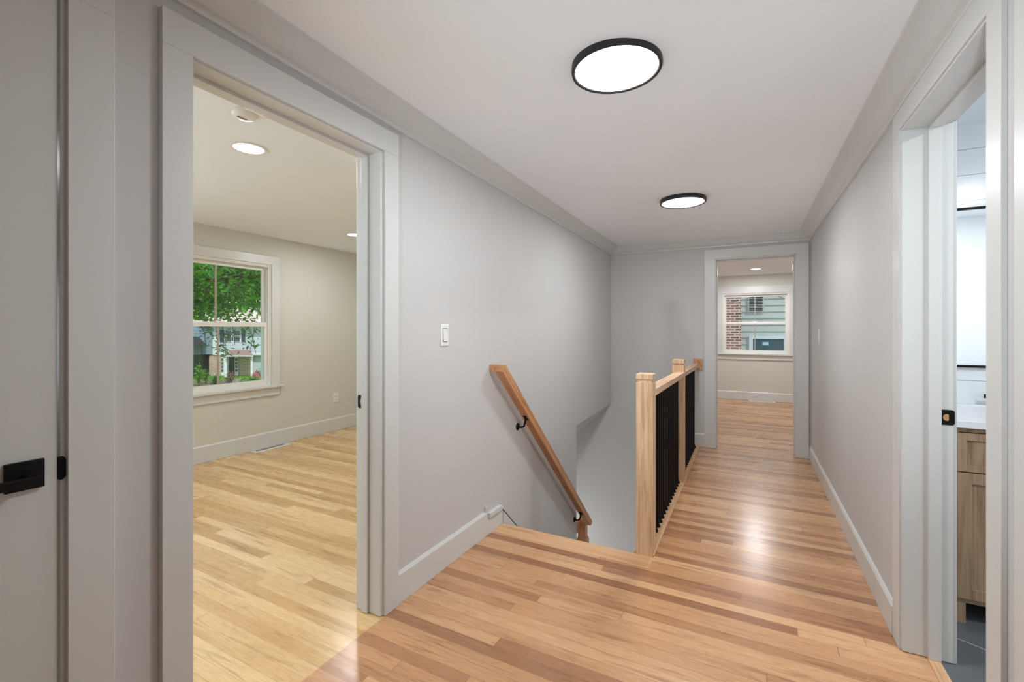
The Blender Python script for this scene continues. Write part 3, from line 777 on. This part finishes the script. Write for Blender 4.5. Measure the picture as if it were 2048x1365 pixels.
for k in range(4):
    x = -0.045 + 0.03 * k
    obj('slot', boxes((x - 0.004, x + 0.004, -0.075, 0.075, -0.0085, -0.007)), M['slot'], cr)

# ------------------------------------------------------------------ switches and outlet
def wallplate(name, label, cat, loc, rotz, kind):
    root = thing(name, label, cat, loc, None, rotz)      # local: x along wall, y out of wall (towards -y), z up
    obj('plate', boxes((-0.035, 0.035, -0.006, 0.0, -0.058, 0.058)), M['plastic'], root, 0.003)
    if kind == 'switch':
        ro = obj('rocker', lambda bm: hexa(bm, [(-0.0165, -0.0062, -0.033), (0.0165, -0.0062, -0.033), (0.0165, -0.0062, 0.033), (-0.0165, -0.0062, 0.033)],
                                      [(-0.0165, -0.0115, -0.033), (0.0165, -0.0115, -0.033), (0.0165, -0.0075, 0.033), (-0.0165, -0.0075, 0.033)]), M['plastic'], root, 0.001)
        obj('switch_frame', boxes((-0.019, -0.0168, -0.0072, -0.006, -0.036, 0.036), (0.0168, 0.019, -0.0072, -0.006, -0.036, 0.036), (-0.019, 0.019, -0.0072, -0.006, -0.036, -0.0335), (-0.019, 0.019, -0.0072, -0.006, 0.0335, 0.036)), M['slot'], root)
    else:
        for z in (0.02, -0.02):
            s = obj('socket', boxes((-0.0165, 0.0165, -0.009, -0.006, z - 0.014, z + 0.014)), M['plastic'], root, 0.002)
            obj('slot', boxes((-0.008, -0.005, -0.0096, -0.009, z - 0.003, z + 0.007), (0.005, 0.008, -0.0096, -0.009, z - 0.003, z + 0.007), (-0.002, 0.002, -0.0096, -0.009, z - 0.010, z - 0.006)), M['slot'], s)
    return root
wallplate('light_switch', 'white rocker light switch on the left wall right of the bedroom door casing', 'light switch', (WL, 1.933, 1.222), R(90), 'switch')
wallplate('light_switch', 'white light switch on the right wall near the end doorway', 'light switch', (WR, 4.60, 1.20), R(-90), 'switch')
wallplate('wall_outlet', 'white duplex outlet low on the bedroom wall right of the window', 'outlet', (BX, 3.925, 0.408), R(90), 'outlet')

# floor registers
def register(label, loc, rotz, L=0.40, Wd=0.095):
    root = thing('floor_register', label, 'air vent', loc, None, rotz)
    obj('frame', lambda bm: hexa(bm, [(-L / 2, -Wd / 2, 0), (L / 2, -Wd / 2, 0), (L / 2, Wd / 2, 0), (-L / 2, Wd / 2, 0)],
                                 [(-L / 2 + 0.012, -Wd / 2 + 0.012, 0.005), (L / 2 - 0.012, -Wd / 2 + 0.012, 0.005), (L / 2 - 0.012, Wd / 2 - 0.012, 0.005), (-L / 2 + 0.012, Wd / 2 - 0.012, 0.005)]), M['register'], root)
    obj('grille', lambda bm: [bx(bm, -L / 2 + 0.03 + 0.0125 * k, -L / 2 + 0.037 + 0.0125 * k, -Wd / 2 + 0.022, Wd / 2 - 0.022, 0.005, 0.0062) for k in range(int((L - 0.06) / 0.0125))], M['slot'], root)
    return root
register('white metal floor register on the bedroom floor under the window', (-4.462, 3.03, 0.001), R(90))
register('white floor register against the baseboard of the far room', (0.21, 8.965, 0.001), 0)

# ------------------------------------------------------------------ bath
VY, VX = 2.585, 0.778
va = thing('vanity_cabinet', 'weathered oak vanity cabinet on short legs, seen through the bath door', 'cabinet', (VX, VY, 0))
at0(obj('body', boxes((VX, VX + 0.016, VY + 0.018, 3.115, 0.09, 0.835), (1.734, 1.75, VY + 0.018, 3.115, 0.09, 0.835), (VX + 0.016, 1.734, VY + 0.018, 3.115, 0.09, 0.106), (VX + 0.016, 1.734, 3.10, 3.115, 0.106, 0.835)), M['vanity']), va)
def face(bm):
    bx(bm, VX, VX + 0.018, VY, VY + 0.018, 0.09, 0.835); bx(bm, 1.732, 1.75, VY, VY + 0.018, 0.09, 0.835)
    bx(bm, VX + 0.018, 1.732, VY, VY + 0.018, 0.815, 0.835); bx(bm, VX + 0.018, 1.732, VY, VY + 0.018, 0.09, 0.108)
at0(obj('face_frame', face, M['vanity'], None, 0.001), va)
def shaker(x0, x1, z0, z1, f):
    def g(bm):
        y0 = VY - 0.012
        bx(bm, x0, x0 + f, y0, VY + 0.016, z0, z1); bx(bm, x1 - f, x1, y0, VY + 0.016, z0, z1)
        bx(bm, x0 + f, x1 - f, y0, VY + 0.016, z1 - f, z1); bx(bm, x0 + f, x1 - f, y0, VY + 0.016, z0, z0 + f)
        bx(bm, x0 + f, x1 - f, y0 + 0.008, VY + 0.016, z0 + f, z1 - f)
    return g
at0(obj('drawer_front', shaker(VX + 0.008, 1.25, 0.650, 0.812, 0.030), M['vanity'], None, 0.001), va)
at0(obj('door', shaker(VX + 0.008, 1.25, 0.112, 0.645, 0.045), M['vanity'], None, 0.001), va)
at0(obj('drawer_front', shaker(1.26, 1.74, 0.650, 0.812, 0.030), M['vanity'], None, 0.001), va)
at0(obj('door', shaker(1.26, 1.74, 0.112, 0.645, 0.045), M['vanity'], None, 0.001), va)
for x in (VX, 1.71):
    for y in (VY, 3.07): at0(obj('leg', boxes((x, x + 0.038, y, y + 0.038, 0.001, 0.09)), M['vanity'], None, 0.001), va)
at0(obj('leg_gap_shade', boxes((VX + 0.01, 1.74, 3.09, 3.105, 0.001, 0.09)), M['dark']), va)  # dark board painted in for the shade under the cabinet
ct = thing('countertop', 'white stone countertop with basin on the oak vanity', 'countertop', (VX - 0.02, VY, 0.836))
def top(bm):
    x0, x1, y0, y1, z0, z1 = VX - 0.02, 1.77, VY - 0.02, 3.118, 0.836, 0.862
    a, b, c, d = 1.02, 1.52, 2.68, 2.98
    bx(bm, x0, a, y0, y1, z0, z1); bx(bm, b, x1, y0, y1, z0, z1); bx(bm, a, b, y0, c, z0, z1); bx(bm, a, b, d, y1, z0, z1)
at0(obj('slab', top, M['counter']), ct)
def basin(bm):
    a, b, c, d = 1.02, 1.52, 2.68, 2.98
    o1 = [(a, c, 0.836), (b, c, 0.836), (b, d, 0.836), (a, d, 0.836)]
    i1 = [(a + 0.04, c + 0.04, 0.72), (b - 0.04, c + 0.04, 0.72), (b - 0.04, d - 0.04, 0.72), (a + 0.04, d - 0.04, 0.72)]
    O = [bm.verts.new(p) for p in o1]; I = [bm.verts.new(p) for p in i1]
    bm.faces.new(I)
    for k in range(4): bm.faces.new((O[k], O[(k + 1) % 4], I[(k + 1) % 4], I[k]))
at0(obj('basin', basin, M['counter']), ct)
at0(obj('backsplash', boxes((VX - 0.02, 1.77, 3.100, 3.118, 0.862, 0.872)), M['counter']), ct)
fa = thing('faucet', 'black wall mounted faucet handle above the white countertop', 'faucet', (1.14, 3.12, 0.92))
def fau(bm):
    cyl(bm, (0.03, -0.002, 0), (0.03, -0.045, 0), 0.011); bx(bm, -0.105, 0.035, -0.058, -0.044, -0.010, 0.010)
obj('handle', fau, M['black'], fa, 0.002)
obj('spout', lambda bm: (cyl(bm, (0.14, -0.002, 0.0), (0.14, -0.17, 0.0), 0.012), cyl(bm, (0.14, -0.158, 0.0), (0.14, -0.158, -0.04), 0.011)), M['black'], fa)
obj('handle', lambda bm: (cyl(bm, (0.25, -0.002, 0), (0.25, -0.045, 0), 0.011), bx(bm, 0.245, 0.33, -0.058, -0.044, -0.010, 0.010)), M['black'], fa, 0.002)
mi = thing('bath_mirror', 'thin black framed mirror on the white tile above the countertop', 'mirror', (1.0, 3.12, 1.07))
mx0, mx1, mz0, mz1 = 0.86, 1.70, 1.058, 1.872

at0(obj('frame', boxes((mx0, mx1, 3.098, 3.1195, mz0, mz0 + 0.012), (mx0, mx1, 3.098, 3.1195, mz1 - 0.012, mz1), (mx0, mx0 + 0.012, 3.098, 3.1195, mz0, mz1), (mx1 - 0.012, mx1, 3.098, 3.1195, mz0, mz1)), M['black']), mi)
at0(obj('mirror_glass', boxes((mx0 + 0.01, mx1 - 0.01, 3.106, 3.116, mz0 + 0.01, mz1 - 0.01)), M['mirror']), mi)

# ------------------------------------------------------------------ outside
FW = Vector((-math.sin(YAW), math.cos(YAW), 0)); RT = Vector((math.cos(YAW), math.sin(YAW), 0))
GZ = -1.80
M['lawn'] = paint('lawn_grass', rgb(96, 150, 40), 0.9, 0.25, 12, 0.6)
M['mulch'] = paint('mulch_bed', rgb(120, 104, 92), 0.95, 0.25, 14, 0.6)
M['siding_blue'] = None
def siding(name, col, dcol, exp, rough=0.6):
    n = NT(name); v, s = n.pos()
    f = n.math('FRACT', n.math('DIVIDE', s[2], exp))
    m = n.math('LESS_THAN', f, 0.09)
    c = n.ramp(n.noise(v, 1.2, 4), [(0.3, tuple(x * 0.93 for x in col[:3]) + (1,)), (0.7, col)])
    n.link(n.mix(m, c, dcol), n.b.inputs['Base Color']); n.b.inputs['Roughness'].default_value = rough
    return n.m
M['siding_blue'] = siding('pale_blue_siding', rgb(204, 217, 228), rgb(164, 182, 196), 0.2)
M['siding_slate'] = siding('slate_blue_siding', rgb(128, 150, 164), rgb(100, 120, 134), 0.2)
M['brick_beige'] = brick_mat('tan_brick', [(0.1, rgb(168, 140, 120)), (0.9, rgb(206, 182, 162))], rgb(212, 200, 188), 0.3, 0.1, 'X', 0.012)
M['roof'] = paint('shingle_roof', rgb(214, 196, 192), 0.9, 0.12, 20, 0.3)
M['roof_brown'] = paint('brown_shingle', rgb(150, 126, 120), 0.9, 0.15, 20, 0.3)
M['roof_dark'] = paint('dark_shingle', rgb(52, 56, 62), 0.9, 0.15, 20, 0.3)
M['outwhite'] = paint('exterior_white_trim', rgb(236, 240, 242), 0.5, 0.02, 3, 0)
M['shutter'] = plain('dark_shutter', rgb(58, 66, 78), 0.5)
M['pane'] = plain('house_window_pane', rgb(90, 104, 112), 0.1)
M['darkglass'] = plain('dark_door_glass', rgb(50, 58, 60), 0.15)

struct('floor_lawn', lambda bm: bx(bm, -70, BX - 0.3, -30, 60, GZ - 0.2, GZ), M['lawn'])
# house across the street, in its own axes: x right, y away, z up; 1 px of the photo = d / 900 m
DH = 30.0
hs = thing('neighbour_house', 'pale blue sided two storey house with brick entry, beyond the bedroom window', 'house', tuple(FW * DH) , None, YAW)
hs.location.z = 0
def hx(px, y=0.0): return (px - 1024) / 900.0 * (DH + y)
def hz(py, y=0.0): return 1.25 - (py - 660) / 900.0 * (DH + y)
def hbox(px0, px1, py0, py1, y0, y1):
    return (hx(px0), hx(px1), y0, y1, hz(py1), hz(py0))
obj('upper_wall', boxes(hbox(430, 560, 654, 709, 0.0, 6.0), (hx(430), hx(560), 0.3, 6.0, GZ, hz(709))), M['siding_blue'], hs)
obj('corner_trim', boxes(hbox(426.5, 432, 654, 710, -0.06, 0.1), hbox(426.5, 560, 707.5, 710.5, -0.05, 0.05), hbox(426.5, 560, 652, 655, -0.35, 0.05)), M['outwhite'], hs)
obj('wing_wall', lambda bm: hexa(bm, [(hx(300), -3.2, hz(709)), (hx(427), 0.0, hz(709)), (hx(427), 6, hz(709)), (hx(300), 6, hz(709))],
                                 [(hx(300), -3.2, hz(648)), (hx(427), 0.0, hz(654)), (hx(427), 6, hz(654)), (hx(300), 6, hz(648))]), M['siding_slate'], hs)
obj('wing_brick', lambda bm: bx(bm, hx(330), hx(445), 0.35, 2.0, GZ, hz(709)), M['brick_beige'], hs)
def roofs(bm):
    z0, z1 = hz(653), hz(628)
    prism(bm, [(-0.5, z0), (3.0, z1 + 1.2), (6.5, z0)], 'X', hx(380), hx(575))
obj('main_roof', roofs, M['roof'], hs)
obj('carport_roof', lambda bm: hexa(bm, [(hx(330, -3.5), -3.5, hz(692, -3.5)), (hx(413, -3.5), -3.5, hz(690, -3.5)), (hx(413), 0, hz(688)), (hx(330), 0, hz(690))],
                                    [(hx(330, -3.3), -3.3, hz(670, -3.3)), (hx(398, -3.3), -3.3, hz(675, -3.3)), (hx(398), 0, hz(677)), (hx(330), 0, hz(672))]), M['roof_dark'], hs)
obj('carport_opening', boxes((hx(340), hx(412), -0.4, 0.34, GZ, hz(690))), M['darkglass'], hs)
obj('porch_roof', lambda bm: hexa(bm, [(hx(453, -1.3), -1.3, hz(712, -1.3)), (hx(506, -1.3), -1.3, hz(711, -1.3)), (hx(506), 0.0, hz(711)), (hx(453), 0.0, hz(712))],
                                  [(hx(461), -0.1, hz(700)), (hx(499), -0.1, hz(700)), (hx(499), 0.0, hz(700)), (hx(461), 0.0, hz(700))]), M['roof_brown'], hs)
obj('porch_fascia', boxes((hx(452.5, -1.3), hx(506.5, -1.3), -1.36, -1.28, hz(713.6, -1.3), hz(711.4, -1.3))), M['outwhite'], hs)
obj('entry_brick', boxes((hx(478), hx(501.5), 0.0, 0.32, GZ, hz(711))), M['brick_beige'], hs)
obj('entry_brick', boxes((hx(418), hx(441), 0.0, 0.32, GZ, hz(710))), M['brick_beige'], hs)
for p0, p1 in ((449.5, 453.5), (502.0, 505)): obj('porch_column', boxes((hx(p0, -1.1), hx(p1, -1.1), -1.15, -1.05, GZ, hz(713, -1.1))), M['outwhite'], hs)
obj('front_door', boxes((hx(456), hx(468.5), 0.1, 0.2, GZ + 0.1, hz(714.5))), M['darkglass'], hs)
for p0, p1 in ((441.8, 448), (469.5, 476.5)):
    s = obj('sidelight', boxes((hx(p0), hx(p1), 0.0, 0.15, GZ, hz(714.5))), M['outwhite'], hs)
    for k in range(4): obj('pane', boxes((hx(p0 + 1.2), hx(p1 - 1.2), -0.03, 0.0, hz(744 - 7.2 * k), hz(738.8 - 7.2 * k))), M['pane'], s)
for p0, p1, kind in ((440.5, 448, 's'), (451, 464, 'w'), (468.5, 481.5, 'w'), (484, 490.5, 's')):
    if kind == 's': obj('shutter', boxes(hbox(p0, p1, 660, 684, -0.05, 0.0)), M['shutter'], hs)
    else:
        f_ = obj('window', boxes(hbox(p0, p1, 660, 685, -0.04, 0.0)), M['outwhite'], hs)
        obj('pane', boxes(hbox(p0 + 1, p1 - 1, 661.5, 671.5, -0.06, -0.04), hbox(p0 + 1, p1 - 1, 673, 683.5, -0.06, -0.04)), M['pane'], f_)

# shrubs and trees
def leaf_cloud(name, pts, size, mat, parent, droop=0.3):
    vs, fs = [], []
    for (x, y, z) in pts:
        L = size * random.uniform(0.6, 1.25); W = L * random.uniform(0.32, 0.5)
        d = Vector((random.gauss(0, 1), random.gauss(0, 1), random.gauss(-droop, 0.5))).normalized()
        u = d.cross(Vector((random.gauss(0, 0.5), random.gauss(0, 0.5), 1))).normalized(); nrm = d.cross(u)
        p = Vector((x, y, z)); k = len(vs)
        for q in (p, p + d * L * 0.35 + u * W * 0.5 + nrm * L * 0.04, p + d * L, p + d * L * 0.35 - u * W * 0.5 + nrm * L * 0.04, p + d * L * 0.72 + u * W * 0.28, p + d * L * 0.72 - u * W * 0.28): vs.append(tuple(q))
        fs += [(k, k + 1, k + 4, k + 2), (k, k + 2, k + 5, k + 3)]
    me = bpy.data.meshes.new(name); me.from_pydata(vs, [], fs); me.materials.append(mat)
    o = bpy.data.objects.new(name, me); C.objects.link(o); o.parent = parent
    return o
def ellipsoid_pts(n, rx, ry, rz, clumps=14, cr=0.35):
    cs = []
    for _ in range(clumps):
        while True:
            a = [random.uniform(-1, 1) for _ in range(3)]
            if sum(t * t for t in a) < 1: break
        cs.append((a[0] * rx * 0.8, a[1] * ry * 0.8, a[2] * rz * 0.8))
    out = []
    for _ in range(n):
        c = random.choice(cs); out.append(tuple(c[i] + random.gauss(0, 1) * cr * (rx, ry, rz)[i] * 0.6 for i in range(3)))
    return out
LV = leaf_mat('tree_leaf', [(0.15, rgb(22, 66, 22)), (0.45, rgb(48, 112, 30)), (0.7, rgb(84, 160, 52)), (0.95, rgb(136, 200, 110))])
LV2 = leaf_mat('yellow_green_leaf', [(0.15, rgb(40, 92, 20)), (0.5, rgb(86, 146, 30)), (0.9, rgb(150, 196, 60))], 0.5)  # yellower green, more translucent leaves
LD = leaf_mat('hanging_leaf', [(0.15, rgb(24, 54, 28)), (0.6, rgb(52, 100, 44)), (0.95, rgb(96, 150, 84))], 0.25)
BR = leaf_mat('purple_shrub_leaf', [(0.1, rgb(70, 50, 50)), (0.6, rgb(120, 92, 84)), (0.95, rgb(160, 130, 116))], 0.1)
GS = leaf_mat('green_shrub_leaf', [(0.1, rgb(50, 90, 30)), (0.6, rgb(104, 160, 60)), (0.95, rgb(150, 196, 90))], 0.3)
PK = leaf_mat('pink_blossom', [(0.1, rgb(214, 80, 110)), (0.9, rgb(244, 150, 165))], 0.2)
WH = leaf_mat('white_blossom', [(0.1, rgb(170, 160, 170)), (0.9, rgb(236, 228, 234))], 0.2)
BARK = wood('tree_bark', rgb(90, 76, 62), rgb(52, 42, 34), 'Z', 0.9)
def wpt(px, py, d):
    p = FW * d + RT * ((px - 1024) / 900.0 * d); return Vector((p.x, p.y, 1.25 - (py - 660) / 900.0 * d))
def tree(label, base, crown_c, r, n, size, mat, branches, clumps=16, cr=0.35, extra=None):
    root = thing('leafy_tree', label, 'tree', tuple(base), None, YAW)
    inv = Matrix.Rotation(-YAW, 3, 'Z')
    cc = inv @ (crown_c - base)
    def wd(bm):
        tube(bm, [(0, 0, 0), (cc.x * 0.05 + 0.05, cc.y * 0.05, cc.z * 0.55), (cc.x * 0.4, cc.y * 0.4, cc.z * 1.0), (cc.x, cc.y, cc.z + r[2] * 0.4)], [0.26, 0.2, 0.14, 0.04], 10)
    tr = obj('trunk', wd, BARK, root, 0, True)
    def bw(bm):
        for _ in range(branches):
            e = Vector((cc.x + random.uniform(-1, 1) * r[0], cc.y + random.uniform(-1, 1) * r[1] * 0.5, cc.z + random.uniform(-1, 0.6) * r[2]))
            s = Vector((cc.x, cc.y, cc.z + 0.1 * r[2]))
            m = (s + e) / 2 + Vector((0, 0, 0.25))
            tube(bm, [s, m, e], [0.05, 0.03, 0.012], 6)
    obj('branches', bw, BARK, root, 0, True)
    pts = [(p[0] + cc.x, p[1] + cc.y, p[2] + cc.z) for p in ellipsoid_pts(n, *r, clumps, cr)]
    leaf_cloud('foliage', pts, size, mat, root)
    if extra: extra(root, inv, base)
    return root
def hanging(root, inv, base):
    # thin twigs that hang below the crown, with their leaves
    pts = []
    tw = []
    for (px, py, ex, ey) in ((395, 630, 425, 668), (400, 650, 412, 690), (430, 630, 436, 700), (440, 640, 452, 706), (455, 628, 470, 690), (470, 630, 492, 690), (490, 640, 512, 708), (500, 640, 525, 662), (470, 660, 445, 696), (480, 650, 505, 676), (510, 640, 500, 700), (425, 640, 400, 664), (440, 690, 452, 712)):
        d = 9.0 + random.uniform(-0.6, 0.6)
        a, b = inv @ (wpt(px, py, d) - base), inv @ (wpt(ex, ey, d) - base)
        tw.append((a, (a + b) / 2 + Vector((0.03, 0, 0.05)), b))
        for _ in range(22):
            t = random.uniform(0.1, 1.05); p = a.lerp(b, t)
            pts.append((p.x + random.gauss(0, 0.055), p.y + random.gauss(0, 0.1), p.z + random.gauss(0, 0.05)))
    for a, m, b in tw: obj('twig', lambda bm: tube(bm, [a, m, b], [0.010, 0.007, 0.004], 5), BARK, root, 0, True)
    leaf_cloud('hanging_leaves', pts, 0.105, LD, root)
tree('leafy tree just outside the bedroom window with twigs hanging before the blue house', Vector((wpt(150, 800, 11).x, wpt(150, 800, 11).y, GZ)),
     wpt(455, 560, 9.5), (2.1, 1.3, 0.72), 5200, 0.15, LV, 16, 22, 0.30, hanging)
tree('bright green tree behind the nearer tree outside the bedroom window', Vector((wpt(300, 800, 16).x, wpt(300, 800, 16).y, GZ)),
     wpt(450, 575, 16), (4.0, 1.8, 1.25), 6500, 0.20, LV2, 14, 26, 0.34)
tree('tall tree standing behind the blue house', wpt(470, 700, 46), wpt(450, 545, 46), (13, 4, 7.0), 7000, 0.8, LV, 10, 30, 0.34)
for (lb, px, py, d, r, n, s, m) in (
        ('purple brown shrub in front of the brick house entry', 460, 756, 24, (0.34, 0.3, 0.26), 420, 0.09, BR),
        ('bright green low shrub at the right of the flower bed', 507, 760, 24, (0.32, 0.3, 0.17), 420, 0.09, GS),
        ('low green shrub left of the white flowers', 487, 757, 24.5, (0.2, 0.2, 0.12), 220, 0.08, GS),
        ('pink flowering bush right of the brick wall', 511, 748, 25.5, (0.2, 0.2, 0.14), 260, 0.08, PK),
        ('dark reddish shrub behind the pink flowers', 517, 744, 27, (0.22, 0.2, 0.24), 220, 0.09, BR),
        ('patch of white flowers beside the purple shrub', 470, 762, 23.5, (0.24, 0.15, 0.09), 240, 0.05, WH),
        ('second patch of white flowers nearer the green shrub', 490, 763, 23.3, (0.2, 0.15, 0.07), 200, 0.05, WH),
        ('round light green shrub before the brick wing', 411, 748, 25, (0.24, 0.2, 0.18), 320, 0.10, GS),
        ('tall green shrub at the left edge of the bedroom window', 397, 744, 24, (0.20, 0.2, 0.26), 320, 0.10, GS),
        ('dark low shrub between the light green and purple shrubs', 430, 757, 24.5, (0.30, 0.2, 0.13), 260, 0.09, LD)):
    p = wpt(px, py, d)
    root = thing('garden_shrub', lb, 'shrub', (p.x, p.y, GZ), None, YAW)
    hh = (p.z - GZ + r[2] * 1.1) / 2; r = (r[0], r[1], hh * 0.95)
    obj('stem', lambda bm: tube(bm, [(0, 0, 0), (0.02, 0, hh)], [0.02, 0.01], 6), BARK, root)
    leaf_cloud('foliage', [(a, b, c + hh) for a, b, c in ellipsoid_pts(int(n * 2.2), *r, 9, 0.55)], s, m, root)
def bed(bm):
    q = [wpt(385, 0, 26.5), wpt(560, 0, 26.5), wpt(560, 0, 22.2), wpt(440, 0, 22.2), wpt(385, 0, 24.8)]
    A = [bm.verts.new((v.x, v.y, GZ)) for v in q]; B = [bm.verts.new((v.x, v.y, GZ + 0.04)) for v in q]
    bm.faces.new(A); bm.faces.new(B[::-1])
    for i in range(5): bm.faces.new((A[i], A[(i + 1) % 5], B[(i + 1) % 5], B[i]))
o = struct('floor_flower_bed', bed, M['mulch'])

# neighbouring wall close behind the far window
NY = 14.8
def nx(px):
    k = (px - 1024) / 900.0; r = FW + RT * k; return NY / r.y * r.x
def nz(px, py):
    k = (px - 1024) / 900.0; r = FW + RT * k; return 1.25 - (py - 660) / 900.0 * NY / r.y
M['siding_green'] = paint('sage_green_siding', rgb(182, 194, 188), 0.6, 0.06, 1.5, 0.1)
M['brick_red'] = brick_mat('old_red_brick', [(0.1, rgb(96, 74, 68)), (0.45, rgb(140, 104, 92)), (0.8, rgb(168, 126, 112)), (1.0, rgb(190, 176, 168))], rgb(214, 208, 200), 0.232, 0.076, 'X', 0.013)
nb = thing('sage_sided_house', 'sage green lap sided house wall with brick chimney, beyond the far window', 'house', (0.1, NY, GZ))
EXP = 0.187
def laps(bm):
    z = nz(1520, 611.2) - 14 * EXP
    while z < 5.2:
        prism(bm, [(NY - 0.028, z), (NY - 0.006, z + EXP), (NY + 0.02, z + EXP), (NY + 0.02, z)], 'X', -3.0, 4.5)
        z += EXP
at0(obj('siding_wall', laps, M['siding_green']), nb)
at0(obj('wall_core', boxes((-3.0, 4.5, NY + 0.02, NY + 3, GZ, 5.2)), M['siding_green']), nb)
at0(obj('chimney', boxes((nx(1482.6) - 1.6, nx(1482.3), NY - 0.40, NY + 0.3, GZ, 6.2)), M['brick_red']), nb)
vx0, vx1, vz0, vz1 = nx(1498.5), nx(1525), nz(1511, 623), nz(1511, 592)
v_ = at0(obj('gable_vent', boxes((vx0 - 0.04, vx0, NY - 0.05, NY - 0.0, vz0 - 0.03, vz1 + 0.03), (vx1, vx1 + 0.04, NY - 0.05, NY, vz0 - 0.03, vz1 + 0.03), (vx0, vx1, NY - 0.05, NY, vz1, vz1 + 0.03), (vx0, vx1, NY - 0.05, NY, vz0 - 0.03, vz0)), M['siding_green']), nb)
o = obj('vent_dark', boxes((vx0, vx1, NY - 0.036, NY - 0.030, vz0, vz1)), M['dark']); o.parent = v_
def louv(bm):
    n = 10
    for k in range(n):
        z = vz0 + (vz1 - vz0) * k / n
        bx(bm, vx0, vx1, NY - 0.065, NY - 0.037, z + 0.004, z + (vz1 - vz0) / n * 0.42)
o = obj('louvres', louv, M['siding_green']); o.parent = v_
M['aqua'] = plain('aqua_window_frame', rgb(206, 226, 228), 0.5)
M['oldglass'] = plain('neighbour_glass', rgb(66, 96, 104), 0.08, 0.0, 0.8)
M['sticker'] = plain('pale_blue_sticker', rgb(170, 214, 228), 0.6)
a0, a1, b1 = nx(1498), nx(1573), nz(1535, 672); b0 = b1 - 1.1
w_ = at0(obj('window', boxes((a0, a0 + 0.10, NY - 0.06, NY, b0, b1 - 0.09), (a1 - 0.07, a1, NY - 0.06, NY, b0, b1 - 0.09), (a0, a1, NY - 0.06, NY, b1 - 0.09, b1)), M['aqua']), nb)
o = obj('pane', boxes((a0 + 0.10, a1 - 0.07, NY - 0.04, NY - 0.03, b0, b1 - 0.09)), M['oldglass']); o.parent = w_
sx0, sx1 = nx(1525), nx(1536.5)
o = obj('sticker', boxes((sx0, sx1, NY - 0.044, NY - 0.04, nz(1530, 691), nz(1530, 684.5))), M['sticker']); o.parent = w_
# service cable across the wall
def cable(bm):
    p0 = Vector((nx(1540), NY - 0.5, nz(1540, 588))); p1 = Vector((nx(1560), NY - 0.45, nz(1560, 597))); p2 = Vector((nx(1590), NY - 0.4, nz(1590, 604)))
    tube(bm, [p0 + (p0 - p1) * 2, p0, p1, p2, p2 + (p2 - p1)], 0.008, 6)
    tube(bm, [p0 + (p0 - p1) * 2 + Vector((0, 0, 0.05)), p1 + Vector((0, 0, -0.01)), p2 + Vector((0, 0, 0.03))], 0.006, 6)
tag(obj('service_cable', cable, M['slot']), 'thin grey cable slanting across the sage sided wall', 'cable')
struct('floor_side_yard', lambda bm: bx(bm, BX - 0.3, 12, FY + 0.3, 40, GZ - 0.2, GZ), M['mulch'])
